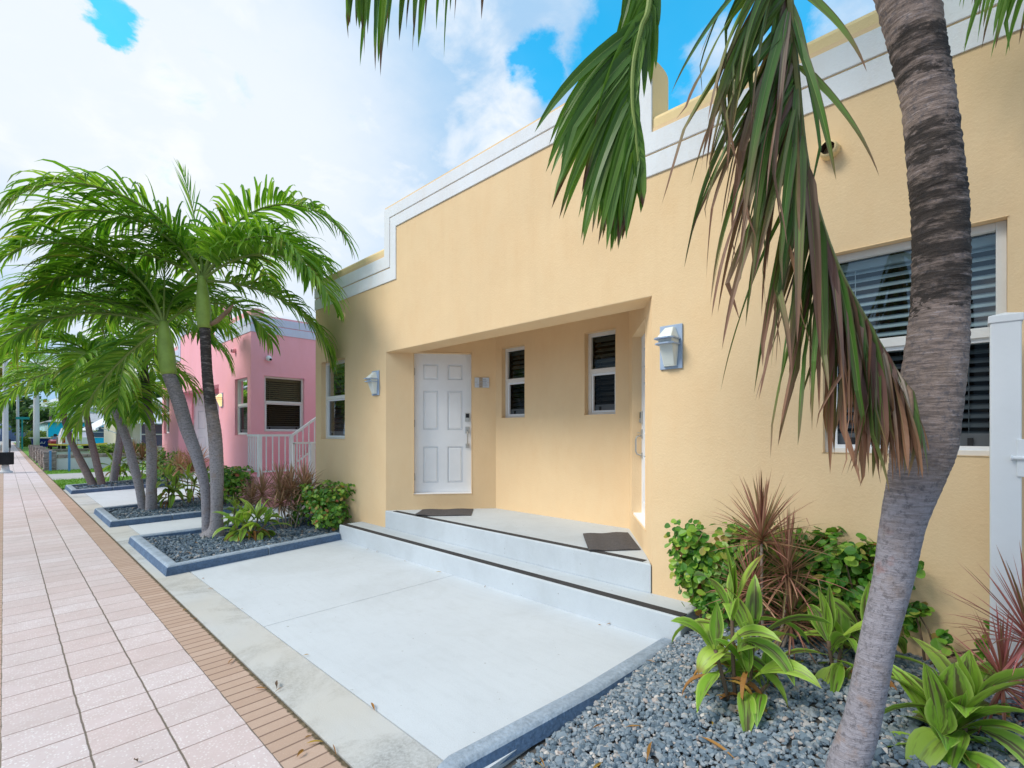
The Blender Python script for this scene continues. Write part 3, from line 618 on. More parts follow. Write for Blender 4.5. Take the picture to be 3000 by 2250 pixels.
def steps(dy, label):
    t0 = thing('entry_steps', label, 'steps', (3.3, 4 + dy, 0)); fl = .44
    mb = MB(); mb.box(3.275, XF + .01, 1.50 + dy, 6.515 + dy, -.05, .205); mb.build('lower_tread', M['step'], t0, bevel=.012, seg=3)
    mb = MB(); p = [(XF - .012, 1.90 + dy), (XF - .012, 5.86 + dy), (XF + .05, 5.86 - .04 + dy), (4.83, 4.93 + dy), (4.83, 2.76 + dy), (XF + .05, 1.94 + dy)]
    mb.prism([(x, y, .2) for x, y in p[::-1]], (0, 0, fl - .2)); mb.build('porch_slab', M['step'], t0, bevel=.012, seg=3)
    mb = MB(); mb.box(3.295, 3.375, 1.50 + dy, 6.50 + dy, .205, .209); mb.build('anti_slip_strip', M['strip'], t0)
    mb = MB(); mb.prism([(3.63, 1.99 + dy, fl), (3.70, 1.99 + dy, fl), (3.70, 5.70 + dy, fl), (3.63, 5.70 + dy, fl)], (0, 0, .004)); mb.build('anti_slip_strip', M['strip'], t0)
    return t0
hy, FA, FR = house(0, 0, 'stucco_house', 'yellow stucco house with pale blue stepped trim and recessed porch', 'yellow', 'bluetrim', 'yellow2')
hp, FAp, FRp = house(11.45, .08, 'stucco_house', 'pink stucco house with periwinkle trim behind the palms', 'pink', 'bluetrim2', 'pink', True)
steps(0, 'white painted concrete entry steps with black anti-slip strips at yellow porch')
steps(11.45, 'concrete entry steps of the pink house, behind the palm trunks')

def lamp(yc, zc, dz, label, lit=False):
    o = thing('wall_lamp', label, 'lamp', (XF, yc, zc), 'wall lamps beside the porches'); x = XF
    mb = MB(); mb.box(x - .016, x - .001, yc - .092, yc + .092, zc - .172, zc + .172); mb.build('backplate', M['bluegrey'], o, bevel=.003)
    mb = MB(); sec = [(-.150, .050, .026), (-.140, .054, .034), (.055, .070, .108), (.062, .0705, .112), (.075, .068, .108), (.150, .040, .030)]
    vs = []; 
    for dz_, hw, pr in sec: vs += [(x - .017, yc - hw, zc + dz_), (x - .017 - pr, yc - hw * .82, zc + dz_), (x - .017 - pr, yc + hw * .82, zc + dz_), (x - .017, yc + hw, zc + dz_)]
    fs = [(4 * i + k, 4 * i + (k + 1) % 4, 4 * i + 4 + (k + 1) % 4, 4 * i + 4 + k) for i in range(5) for k in range(4)] + [(0, 1, 2, 3), (20, 21, 22, 23)]
    mb.add(vs, fs); mb.build('lamp_shade', M['shadelit' if lit else 'shade'], o, bevel=.006)
    for zb, hw, pr in ((.055, .080, .125), (.015, .078, .113)):
        mb = MB(); z0, z1 = zc + zb - .005, zc + zb + .005
        mb.prism([(x - .012, yc - hw, z0), (x - .012 - pr, yc - hw, z0), (x - .012 - pr - .03, yc - hw * .6, z0), (x - .012 - pr - .03, yc + hw * .6, z0), (x - .012 - pr, yc + hw, z0), (x - .012, yc + hw, z0), (x - .012, yc + hw - .012, z0), (x - .012 - pr + .008, yc + hw - .012, z0), (x - .012 - pr + .008, yc - hw + .012, z0), (x - .012, yc - hw + .012, z0)][::-1], (0, 0, z1 - z0)); mb.build('guard_bar', M['bluegrey'], o)
lamp(1.733, 2.172, 0, 'frosted wall lamp right of the porch, on the wall by the big window')
lamp(6.110, 2.200, 0, 'frosted wall lamp left of the porch, near the narrow yellow-house window')
lamp(13.10, 2.29, 0, 'warmly lit wall lamp on the pink house wall', True)

def doormat(p, label, curl):
    mb = MB(); a, b, c, d_ = [V((*q, .446)) for q in p]; n = 12
    for i in range(n + 1):
        for j in range(7):
            q = a.lerp(b, i / n).lerp(d_.lerp(c, i / n), j / 6); q.z += .004 * math.sin(i * .9) + curl * max(0, 1 - i / 3) * (j / 6) ** 2
            mb.v.append((q.x, q.y, q.z + .008))
    mb.f = [(i * 7 + j, i * 7 + j + 1, (i + 1) * 7 + j + 1, (i + 1) * 7 + j) for i in range(n) for j in range(6)]; mb.m = [0] * len(mb.f)
    o = mb.build('door_mat', M['mat']); o.modifiers.new('solid', 'SOLIDIFY').thickness = .012
    return tag(o, label, 'doormat', 'door mats on the porch')
doormat([(3.97, 5.50), (4.50, 5.05), (4.13, 4.68), (3.60, 5.15)], 'charcoal door mat in front of the left white door', .02)
doormat([(4.17, 2.97), (4.56, 2.67), (3.98, 2.20), (3.60, 2.50)], 'charcoal door mat at the right door, near the porch corner', .01)
o = thing('address_plaque', 'small glass plaque with a tan strip beside the left white door', 'plaque', tuple(FA.p(1.315, 2.2)))
mb = MB(); FA.box(mb, 1.215, 1.417, 2.135, 2.275, .012, .018); mb.build('plate', mat('plaque_acrylic', (.60, .64, .70), .25, .08, 30), o)
mb = MB(); FA.box(mb, 1.278, 1.325, 2.136, 2.274, .018, .0195); mb.build('tape', mat('tan_tape', (.42, .34, .25), .6, .2, 40), o)
for uu in (1.232, 1.40): mb = MB(); mb.tube([FA.p(uu, 2.205, 0), FA.p(uu, 2.205, .024)], .008, 10); mb.build('standoff', M['chrome'], o)
mb = MB(); rr = random.Random(5)
for zz_, u0, u1 in ((2.245, 1.33, 1.375), (2.222, 1.29, 1.37), (2.20, 1.28, 1.372), (2.172, 1.25, 1.39)):
    u = u0
    while u < u1: w_ = rr.uniform(.006, .014); FA.box(mb, u, u + w_, zz_ - .006, zz_ + .004, .0195, .0202); u += w_ + .004
mb.build('lettering', mat('grey_print', (.33, .36, .42), .5, 0), o)

# pink side porch: plinth, stairs, railing, camera
o = thing('side_stairs', 'pink side stairs rising along the pink house flank', 'stairs', (3.75, 10.8, 0)); mb = MB()
mb.box(3.50, 4.25, 10.32, 11.12, -.05, .62)
for i in range(7): mb.box(4.25 + .26 * i, 4.25 + .26 * (i + 1), 10.32, 11.12, -.05, .62 + .19 * (i + 1))
mb.build('stair_block', M['pink'], o, bevel=.01)
o = thing('stair_railing', 'white metal railing around the pink side landing and up the stairs', 'railing', (3.55, 10.4, .62)); w_ = .028
for p in ((3.54, 10.38), (4.16, 10.38)):
    mb = MB(); mb.box(p[0] - .035, p[0] + .035, p[1] - .035, p[1] + .035, .62, 1.45); mb.build('post', M['white'], o)
mb = MB(); mb.rod((3.54, 11.05, 1.45), (3.54, 10.38, 1.45), .045); mb.rod((3.54, 10.38, 1.45), (4.18, 10.38, 1.45), .045); mb.rod((4.18, 10.38, 1.45), (6.0, 10.38, 2.78), .045); mb.build('handrail', M['white'], o)
mb = MB(); mb.rod((3.54, 11.05, .72), (3.54, 10.38, .72), .03); mb.rod((3.54, 10.38, .72), (4.16, 10.38, .72), .03); mb.rod((4.3, 10.38, .90), (6.0, 10.38, 2.14), .03); mb.build('bottom_rail', M['white'], o)
bal = [((3.54, 10.5 + .105 * i), .72, 1.45) for i in range(6)] + [((3.54 + .124 * i, 10.38), .72, 1.45) for i in range(1, 5)] + [((4.28 + .125 * i, 10.38), .885 + .091 * i, 1.52 + .0913 * i) for i in range(12)]
for (p, a, b) in bal: mb = MB(); mb.rod((*p, a), (*p, b), .02); mb.build('baluster', M['white'], o)
o = thing('side_gate', 'low white gate between the yellow house and the pink stairs', 'gate', (4.0, 9.75, .3))
mb = MB(); mb.box(4.28, 4.37, 9.70, 9.79, 0, 1.31); mb.build('post', M['white'], o, bevel=.006)
mb = MB(); mb.rod((3.93, 9.745, 1.30), (4.9, 9.745, 1.30), .04); mb.rod((3.93, 9.745, .45), (4.28, 9.745, .45), .04); mb.rod((3.95, 9.745, .42), (3.95, 9.745, 1.30), .04); mb.build('frame', M['white'], o)
for i in range(1, 6): mb = MB(); mb.rod((3.95 + .06 * i, 9.745, .45), (3.95 + .06 * i, 9.745, 1.30), .018); mb.build('picket', M['white'], o)
o = thing('security_camera', 'white dome security camera above the pink house window', 'camera', (3.97, 11.12, 3.12))
mb = MB(); mb.tube([(3.97, 11.13, 3.12), (3.97, 11.10, 3.12), (3.97, 11.06, 3.10), (3.97, 11.03, 3.09)], [.05, .06, .055, .03], 14); mb.build('housing', M['white'], o, smooth=True)
mb = MB(); mb.tube([(3.98, 11.05, 3.09), (3.985, 11.018, 3.085)], .025, 12); mb.build('lens', M['black'], o)

# white gate post at the right edge
o = thing('gate_post', 'tall white capped post by the big window at the right edge', 'post', (3.42, -.10, .1))
mb = MB(); mb.box(3.365, 3.475, -.152, -.043, .1, 2.045); mb.build('shaft', M['white'], o, bevel=.006)
mb = MB(); c = (3.42, -.0975); a, b = .061, .061
mb.add([(c[0] - a, c[1] - b, 2.04), (c[0] + a, c[1] - b, 2.04), (c[0] + a, c[1] + b, 2.04), (c[0] - a, c[1] + b, 2.04), (c[0] - a, c[1] - b, 2.075), (c[0] + a, c[1] - b, 2.075), (c[0] + a, c[1] + b, 2.075), (c[0] - a, c[1] + b, 2.075), (c[0], c[1], 2.095)], [(0, 1, 5, 4), (1, 2, 6, 5), (2, 3, 7, 6), (3, 0, 4, 7), (4, 5, 8), (5, 6, 8), (6, 7, 8), (7, 4, 8), (3, 2, 1, 0)])
mb.build('cap', M['white'], o, bevel=.003)
mb = MB(); mb.box(3.355, 3.366, -.165, -.135, 1.29, 1.47); mb.build('latch_plate', M['white'], o, bevel=.003)
mb = MB(); mb.tube([(3.35, -.115, 1.38), (3.35, -.118, 1.38), (3.35, -.122, 1.38), (3.35, -.20, 1.38)], [.014, .014, .009, .009], 10); mb.build('latch_bolt', M['white'], o)

# ------------------------------------------------------------------ plants
UP = V((0, 0, 1))
def leaf(mb, p, d, nrm, L, W_, segs, grav, rng, fold=.25, mi=1, prof='palm', twist=0, kink=None):
    p = V(p); d = V(d).normalized(); vs = []; uvs = []; ds = L / segs; tw = rng.uniform(-twist, twist)
    kat = rng.uniform(.4, .8) if kink and rng.random() < kink else 9
    for i in range(segs + 1):
        s_ = i / segs
        if prof == 'palm': w = W_ * min(1, s_ * 6 + .25) * max(0, 1 - s_ ** 2.2) ** .8
        elif prof == 'ti': w = W_ * (.14 if s_ < .13 else max(.0, math.sin(math.pi * min(1, ((s_ - .13) / .87)) ** .80)) ** .85 + .02 * (1 - s_))
        else: w = W_ * (1 - s_ ** 3) * (.7 + .3 * min(1, s_ * 4))
        sd = d.cross(nrm); sd = sd.normalized() if sd.length > 1e-4 else d.orthogonal().normalized()
        if tw: sd = Matrix.Rotation(tw * s_, 3, d) @ sd
        up = sd.cross(d)
        f_ = fold * w
        vs += [p - sd * w / 2 + up * f_, p, p + sd * w / 2 + up * f_]; uvs += [(0, s_), (.5, s_), (1, s_)]
        if i < segs:
            p = p + d * ds; d = (d + V((0, 0, -1)) * grav * (.3 + 1.4 * s_) * ds / max(L, .01)).normalized()
            if s_ > kat: d = (d + V((rng.uniform(-.55, .55), rng.uniform(-.55, .55), rng.uniform(-1.5, -.1)))).normalized(); kat = s_ + rng.uniform(.12, .4) if twist > 2 else 9
            nrm = (nrm - d * nrm.dot(d)); nrm = nrm.normalized() if nrm.length > 1e-3 else d.orthogonal().normalized()
    fs = []
    for i in range(segs):
        a = 3 * i; fs += [(a, a + 1, a + 4, a + 3), (a + 1, a + 2, a + 5, a + 4)]
    mb.add(vs, fs, mi, uvs)

def spline(pts, n):
    pts = [V(p) for p in pts]; out = []
    for k in range(n + 1):
        f = k / n * (len(pts) - 1); i = min(int(f), len(pts) - 2); t_ = f - i
        p0, p1, p2, p3 = pts[max(i - 1, 0)], pts[i], pts[i + 1], pts[min(i + 2, len(pts) - 1)]
        out.append(.5 * ((2 * p1) + (p2 - p0) * t_ + (2 * p0 - 5 * p1 + 4 * p2 - p3) * t_ * t_ + (3 * p1 - p0 - 3 * p2 + p3) * t_ ** 3))
    return out

def frond(path, nrm0, rng, nl, Lmax, W_, grav, r0=.016, start=.12, fwd=.55, lift=.25, segs=5, sides=(1, -1), mi=1, fold=.2, twist=.6, kink=.15, lenp=None):
    mb = MB(); n = len(path) - 1
    mb.tube(path, [r0 * (1 - .85 * i / n) + .0015 for i in range(n + 1)], 6)
    for k in range(nl):
        s_ = start + (1 - start) * (k + rng.uniform(-.3, .3)) / nl; s_ = min(max(s_, 0), .995); f = s_ * n; i = min(int(f), n - 1)
        p = path[i].lerp(path[i + 1], f - i); tg = (path[i + 1] - path[i]).normalized()
        nr = V(nrm0); nr = (nr - tg * nr.dot(tg)).normalized(); sd = tg.cross(nr)
        q = max(0, (s_ - start) / (1 - start)); Lk = Lmax * (lenp(q) if lenp else (.45 + .75 * math.sin(math.pi * (q * .8 + .12))) * (1 - .45 * q ** 3))
        for sg in sides:
            if rng.random() < .04: continue
            d = tg * (fwd + .5 * q + rng.uniform(-.12, .12)) + sd * sg * (1 - .35 * q) + nr * (lift + rng.uniform(-.15, .15))
            leaf(mb, p, d, nr, Lk * rng.uniform(.82, 1.12), W_ * rng.uniform(.75, 1.15), segs, grav * rng.uniform(.7, 1.3), rng, fold, mi, 'palm', twist, kink)
    return mb

def arch(o, az, el, L, bend, n=14, curve=1.25):
    p = V(o); out = [p.copy()]; h = V((math.cos(az), math.sin(az), 0))
    for i in range(n):
        e = el - bend * ((i + .5) / n) ** curve; p = p + (h * math.cos(e) + UP * math.sin(e)) * (L / n); out.append(p.copy())
    return out

def palm(name, label, trunk, radii, shaft, sr, fronds, seed, tm='trunk', L=2.3, nl=40, leafL=.62, leafW=.052, grav=1.65, spear=True, group='palms along the planting beds', rings=.028, wind=(-.25, .1), spathe=None):
    rng = random.Random(seed); o = thing(name, label, 'palm tree', trunk[0], group)
    n = int(sum((V(a) - V(b)).length for a, b in zip(trunk, trunk[1:])) / rings); path = spline(trunk, n)
    rr = [.83 * float(np.interp(i / n, np.linspace(0, 1, len(radii)), radii)) * (1 + (.022 if i % 2 else -.012) * rng.uniform(.4, 1.4)) for i in range(n + 1)]
    mb = MB(); mb.tube(path, rr, 20); mb.build('trunk', M[tm], o, smooth=True)
    sh = spline(shaft, 10); mb = MB(); k = len(sh) - 1
    mb.tube(sh, [.84 * sr * (1.0 + .22 * math.sin(math.pi * min(1, i / k * 1.2)) - .42 * (i / k) ** 2) for i in range(k + 1)], 16); mb.build('crownshaft', M['shaft'], o, smooth=True)
    top = sh[-1]; ax = (sh[-1] - sh[-3]).normalized()
    cr, sr_ = math.cos(R(YAW)), math.sin(R(YAW))
    for az, el, lf, bend in fronds:
        a = R(az) ; dirx = V((cr * math.cos(a) + sr_ * math.sin(a), -sr_ * math.cos(a) + cr * math.sin(a), 0)); az_ = math.atan2(dirx.y, dirx.x)
        pth = arch(top - ax * .06, az_, R(el + rng.uniform(-5, 5)), L * lf * rng.uniform(.93, 1.07), R(bend + rng.uniform(-10, 10)))
        nr = (UP + dirx * .01).normalized()
        mb = MB()
        pts = pth; n_ = len(pts) - 1
        mb.tube(pts, [.020 * (1 - .85 * i / n_) + .002 for i in range(n_ + 1)], 6)
        for k in range(nl):
            s_ = .13 + .86 * (k + rng.uniform(-.3, .3)) / nl; f = s_ * n_; i = min(int(f), n_ - 1); p = pts[i].lerp(pts[i + 1], f - i); tg = (pts[i + 1] - pts[i]).normalized()
            sd = tg.cross(UP); sd = sd.normalized() if sd.length > .1 else V((-dirx.y, dirx.x, 0)); nrm = sd.cross(tg).normalized()
            q = max(0, (s_ - .13) / .87); Lk = leafL * (.5 + .6 * math.sin(math.pi * (q * .75 + .15))) * (1 - .35 * q ** 3)
            for sg in (1, -1):
                if rng.random() < .03: continue
                d = tg * (.45 + .55 * q + rng.uniform(-.12, .12)) + sd * sg * (.95 - .3 * q) + nrm * (.38 - .25 * q + rng.uniform(-.2, .2)) + V((wind[0], wind[1], 0)) * .35
                leaf(mb, p, d, nrm, Lk * rng.uniform(.8, 1.15), leafW * rng.uniform(.75, 1.2), 5, grav * rng.uniform(.8, 1.9), rng, .2, 1, 'palm', .9, .3)
        mb.build('frond', [M['rib'], M['frond']], o)
    if spear:
        mb = frond([V(p) for p in arch(top, rng.uniform(0, 6), R(86), L * .62, R(12))], V((cr, -sr_, 0)), rng, 16, .42, .026, .25, .014, .35, 1.6, .1, 4); mb.build('spear_leaf', [M['rib'], M['frond']], o)
    if spathe:
        mb = MB(); q0 = V(shaft[0]) ; mb.tube([q0 + V(p) for p in spathe], [.02, .035, .03, .004], 8); mb.build('spathe', M['spathe'], o, smooth=True)
    return o

RING = [(0, 72, 1.1, 142), (30, 60, 1.0, 128), (-18, 52, 1.02, 122), (180, 72, 1.1, 138), (155, 58, 1.0, 125), (205, 62, 1.05, 132), (90, 68, 1, 130), (125, 74, 1.05, 138), (60, 76, 1.0, 140), (232, 74, 1.0, 138), (345, 30, 1.0, 105), (190, 34, 1.0, 105), (22, 8, .9, 78)]
palm('palm_tree', 'upright palm with black upper trunk and green crownshaft, nearest the entry steps',
     [(2.046, 7.841, .0), (2.081, 7.804, .144), (2.088, 7.796, .40), (2.089, 7.795, .961), (2.07, 7.816, 1.472), (2.02, 7.867, 1.982), (1.992, 7.897, 2.391), (1.972, 7.92, 2.99)],
     [.22, .112, .09, .104, .105, .088, .081, .082], [(1.968, 7.923, 2.985), (1.955, 7.936, 3.35), (1.944, 7.947, 3.72)], .098, RING, 11, 'trunk', 2.42, 60, .72, spathe=[(0, 0, .02), (.12, -.1, .1), (.26, -.22, .28), (.3, -.26, .36)])
palm('palm_tree', 'bent palm sharing the base of the black-trunked palm, leaning left',
     [(2.025, 8.007, .0), (2.015, 8.015, .4), (1.996, 8.037, .746), (1.92, 8.116, 1.16), (1.817, 8.224, 1.575), (1.734, 8.311, 1.989), (1.64, 8.41, 2.345)],
     [.085, .075, .075, .092, .104, .109, .10], [(1.64, 8.41, 2.34), (1.61, 8.44, 2.72), (1.588, 8.463, 3.1)], .112, [(170, 74, 1.15, 135), (200, 60, 1.05, 128), (150, 56, 1.0, 122), (100, 70, 1, 130), (60, 58, .9, 120), (225, 74, 1, 138), (185, 40, 1.05, 110), (130, 40, .95, 108), (200, 14, .9, 88), (-165, -40, .8, 40)], 23, 'trunk2', 2.25, 54, .68)
palm('palm_tree', 'smooth grey palm leaning left out of the middle bed',
     [(1.823, 11.399, .0), (1.767, 11.458, .509), (1.691, 11.536, .917), (1.616, 11.615, 1.326), (1.55, 11.684, 1.598), (1.484, 11.753, 1.871), (1.43, 11.81, 2.05)],
     [.08, .085, .09, .085, .085, .085, .08], [(1.43, 11.81, 2.05), (1.40, 11.84, 2.3), (1.38, 11.87, 2.55)], .085, [(180, 70, 1.05, 132), (210, 52, 1, 122), (150, 46, 1, 118), (100, 66, 1, 128), (45, 55, .9, 125), (245, 64, .9, 132), (0, 64, .8, 140), (195, 22, .95, 92), (330, 10, .7, 85), (120, 22, .9, 92), (285, 60, .7, 130)], 31, 'trunk2', 2.1, 44, .64)
palm('palm_tree', 'straight tall palm in the middle bed, right of the leaning grey one',
     [(1.906, 11.168, .0), (1.91, 11.164, .654), (1.906, 11.168, 1.328), (1.85, 11.226, 2.136), (1.803, 11.275, 2.85)],
     [.115, .10, .098, .083, .075], [(1.803, 11.275, 2.84), (1.785, 11.295, 3.2), (1.764, 11.315, 3.55)], .085, [(10, 60, .95, 125), (60, 50, 1, 115), (120, 60, 1, 122), (180, 56, 1, 122), (215, 40, .95, 112), (340, 25, .9, 98), (150, 26, 1, 96), (-72, -38, .95, 45), (30, 18, .9, 92)], 37, 'trunk', 2.05, 42, .64)
palm('palm_tree', 'thin brown palm leaning far left from the farthest bed',
     [(1.723, 17.577, .0), (1.49, 17.82, .652), (1.352, 17.963, 1.048), (1.243, 18.078, 1.445), (1.16, 18.164, 1.842), (1.119, 18.207, 2.3)],
     [.12, .105, .09, .083, .08, .075], [(1.119, 18.207, 2.29), (1.10, 18.22, 2.5), (1.09, 18.23, 2.75)], .078, [(180, 66, 1, 125), (150, 48, 1, 115), (210, 42, 1, 115), (90, 64, 1, 125), (30, 60, .9, 125), (255, 64, .9, 130), (330, 45, .8, 120), (115, 40, .9, 102)], 41, 'trunkfar', 1.75, 36, .52)
palm('palm_tree', 'short brown palm standing second in the farthest bed',
     [(1.879, 17.413, .0), (1.737, 17.562, .85), (1.641, 17.662, 1.445), (1.58, 17.73, 1.95)],
     [.11, .10, .09, .08], [(1.58, 17.73, 1.94), (1.56, 17.74, 2.15), (1.55, 17.75, 2.4)], .078, [(180, 62, 1, 125), (140, 60, 1, 120), (215, 38, 1, 112), (80, 64, 1, 125), (20, 56, .9, 125), (250, 62, .9, 128), (320, 45, .8, 118), (105, 26, .9, 98), (0, 24, .8, 95), (275, 64, .7, 125)], 43, 'trunkfar', 1.85, 34, .55)
palm('palm_tree', 'grey palm leaning right in the farthest bed, behind a ti plant',
     [(2.204, 18.231, .0), (2.291, 18.14, .811), (2.349, 18.079, 1.442), (2.37, 18.06, 2.1)],
     [.12, .12, .105, .09], [(2.37, 18.06, 2.09), (2.39, 18.05, 2.35), (2.40, 18.05, 2.6)], .085, [(180, 45, 1, 115), (140, 45, 1, 110), (215, 15, .9, 95), (80, 50, 1, 115), (20, 40, .9, 115), (250, 40, .9, 110), (320, 20, .8, 100), (105, 15, .9, 90), (0, 10, .8, 85)], 47, 'trunk2', 1.9, 34, .55)

# foreground palm: trunk in the gravel bed, its crown above the frame, hanging fronds in view
def near_palm():
    rng = random.Random(91); base = (2.274, .372, .0)
    o = thing('palm_tree', 'large leaning palm in the foreground bed with ringed trunk and hanging fronds', 'palm tree', base, 'palms along the planting beds')
    tr = [base, (2.276, .37, .085), (2.279, .368, .191), (2.319, .325, .389), (2.362, .281, .694), (2.399, .241, .923), (2.429, .211, 1.153), (2.466, .172, 1.343), (2.482, .155, 1.458), (2.515, .121, 1.791), (2.527, .109, 1.994), (2.53, .105, 2.192), (2.527, .109, 2.391), (2.516, .119, 2.524), (2.496, .14, 2.791), (2.47, .167, 2.991), (2.442, .197, 3.191), (2.405, .236, 3.391), (2.359, .284, 3.65)]
    rd = [.80 * q * (.86, .86, .86, .86, .84, .80, .83, .95, 1.06, 1.02, .98)[min(j, 10)] for j, q in enumerate( [.14, .112, .099, .087, .087, .099, .108, .119, .124, .120, .114, .112, .111, .110, .104, .108, .119, .125, .125])]
    n = 430; path = spline(tr, n); nn = 40
    ks = np.linspace(0, 1, len(rd)); ring = [0.0]; 
    amp = [float(np.interp(path[i].z, [0, .9, 1.2, 1.7, 2.2, 3.5], [.0015, .003, .009, .016, .026, .034])) for i in range(n + 1)]
    ph = []; acc = 0
    for i in range(n + 1):
        acc += rng.uniform(.10, .26) if path[i].z > 1.2 else rng.uniform(.14, .2); ph.append(acc)
    jag = np.random.default_rng(5).normal(0, 1, (n + 2, nn))
    for _ in range(2): jag = (jag + np.roll(jag, 1, 1) + np.roll(jag, -1, 1)) / 2.2
    def prof(i, k):
        a = amp[i]; f = (ph[i] + .30 * math.sin(2 * math.pi * k / nn + 1.0) * (1 if path[i].z > 2 else .3) + .06 * jag[i // 6, k]) % 1.0
        return 1 + a * ((f ** .7) * 2 - 1) + a * .35 * jag[i, k]
    mb = MB(); mb.tube(path, [float(np.interp(i / n, ks, rd)) for i in range(n + 1)], nn, prof=prof); mb.build('trunk', M['trunknear'], o, smooth=True)
    top = V((2.31, .34, 4.0))
    mb = MB(); mb.tube([(2.36, .283, 3.64), (2.34, .30, 3.85), top, (2.27, .38, 4.45)], [.128, .135, .12, .07], 20); mb.build('crownshaft', M['shaft'], o, smooth=True)
    tocam = V((-.7223, -.6916, 0)); rt = V((.6916, -.7223, 0))
    # frond seen hanging straight down left of the dying one
    A = [top + V((-.02, .02, .25)), (2.08, .60, 4.42), (1.84, .83, 4.05), (1.76, .912, 3.60), (1.744, .926, 3.191), (1.721, .95, 3.079), (1.701, .97, 2.95), (1.697, .975, 2.798), (1.705, .966, 2.684), (1.713, .958, 2.56)]
    mb = MB(); pa = spline(A, 46); na = len(pa) - 1; mb.tube(pa, [.0155 * (1 - .8 * i / na) + .002 for i in range(na + 1)], 7)
    for k in range(60):
        s_ = .36 + .635 * (k + rng.uniform(-.3, .3)) / 60; f = s_ * na; i = min(int(f), na - 1); p = pa[i].lerp(pa[i + 1], f - i); tg = (pa[i + 1] - pa[i]).normalized(); q = max(0, (s_ - .36) / .635)
        for side in (-1, 1):
            sd = (rt * side - tg * (rt * side).dot(tg)).normalized(); sp = (.48 + .2 * q - .25 * max(0, 1 - q * 3) if side < 0 else .14) * (1 - .5 * q)
            Lk = (.55 + .10 * math.sin(math.pi * q)) * (.70 + .30 * min(1, q * 3)) * (1 - .45 * q ** 2.5) * (1 if side < 0 else .62)
            d = tg * (.66 + .5 * q) + sd * sp * rng.uniform(.8, 1.15) + tocam * rng.uniform(-.28, -.02)
            leaf(mb, p, d, tocam + rt * rng.uniform(-.25, .25), Lk * rng.uniform(.85, 1.1), .046 * rng.uniform(.8, 1.2), 9, (1.05 if side < 0 else 1.5) * rng.uniform(.6, 1.4), rng, .16, 1, 'palm', .7, .16)
    mb.build('frond', [M['rib'], M['frondnear']], o)
    # dying frond across the window, in front of the trunk
    B = [top + V((-.03, -.02, .12)), (2.12, .35, 4.15), (1.95, .45, 3.75), (1.91, .492, 3.272), (1.92, .482, 3.031), (1.935, .466, 2.789), (1.963, .436, 2.427), (2.029, .368, 2.114), (2.119, .273, 1.865), (2.165, .225, 1.755), (2.21, .178, 1.645)]
    fb = MB(); pth = spline(B, 50); nb = len(pth) - 1
    fb.tube(pth, [.018 * (1 - .8 * i / nb) + .002 for i in range(nb + 1)], 6)
    for k in range(215):
        s_ = .30 + .69 * (k + rng.uniform(-.3, .3)) / 215; f = s_ * nb; i = min(int(f), nb - 1); p = pth[i].lerp(pth[i + 1], f - i); tg = (pth[i + 1] - pth[i]).normalized(); q = max(0, (s_ - .30) / .69)
        sd = (rt * -1 - tg * (rt * -1).dot(tg)).normalized(); Lk = float(np.interp(p.z, [1.6, 1.72, 1.865, 2.11, 2.43, 2.8, 3.4], [.26, .34, .52, .74, .86, .84, .78]))
        sg = 1 if rng.random() < .97 - .3 * (q > .85) else -.12
        d = tg * .55 + sd * sg * (.58 - .34 * q) * rng.uniform(.2, 1.4) + tocam * rng.uniform(-.16, .22) + V((0, 0, -.5 * q))
        leaf(fb, p, d, tocam + rt * rng.uniform(-.5, .5), Lk * rng.uniform(.7, 1.12), .030 * rng.choice((.45, .6, .8, 1.0, 1.25, 1.35)), 14, 1.45 * rng.uniform(.5, 1.5), rng, rng.uniform(.12, .45), 1 if q > .56 + rng.uniform(-.28, .28) else 2, 'palm', 2.6, .6)
    for p0, d0, L0, w0 in (((1.935, .466, 2.80), rt * .62 + UP * -.7 + tocam * .1, .50, .040), ((1.93, .49, 3.10), rt * .55 + UP * -.6 + tocam * .15, .44, .042), ((1.925, .48, 2.95), rt * .22 + UP * -1 + tocam * .2, .62, .03)):
        leaf(fb, p0, d0, tocam, L0, w0, 14, .9, rng, .3, 2, 'palm', 1.5)
    x = fb.build('frond', [M['ribdry'], M['dying'], M['dyinggreen']], o); x['label'] = 'drooping half-dead frond turning brown'
    Cp = [top + V((-.05, .05, .3)), (2.05, .85, 4.7), (1.72, 1.32, 4.55), (1.45, 1.64, 4.15), (1.22, 1.88, 3.86), (1.08, 2.02, 3.62)]
    mb = frond(spline(Cp, 40), UP, rng, 50, .66, .056, 2.4, .016, .30, .45, -.12, 8, (1, -1), 1, .16, .5, .1); mb.build('frond', [M['rib'], M['frondnear']], o)
    Dp = [top + V((.04, -.04, .2)), (2.62, .16, 4.35), (2.80, .0, 4.22), (2.96, -.13, 3.98), (3.06, -.21, 3.70), (3.12, -.26, 3.45)]
    mb = frond(spline(Dp, 40), UP, rng, 48, .52, .034, 2.2, .015, .25, .5, -.12, 7, (1, -1), 1, .16, .5, .2); mb.build('frond', [M['rib'], M['frondnear']], o)
    for az, el in ((4.9, 45), (5.6, 60), (.9, 58), (1.5, 62)):
        mb = frond([V(p) for p in arch(top + V((0, 0, .4)), az, R(el), 2.1, R(75))], UP, rng, 34, .6, .045, 1.1, .016, .2, .5, .2, 5); mb.build('frond', [M['rib'], M['frondnear']], o)
near_palm()

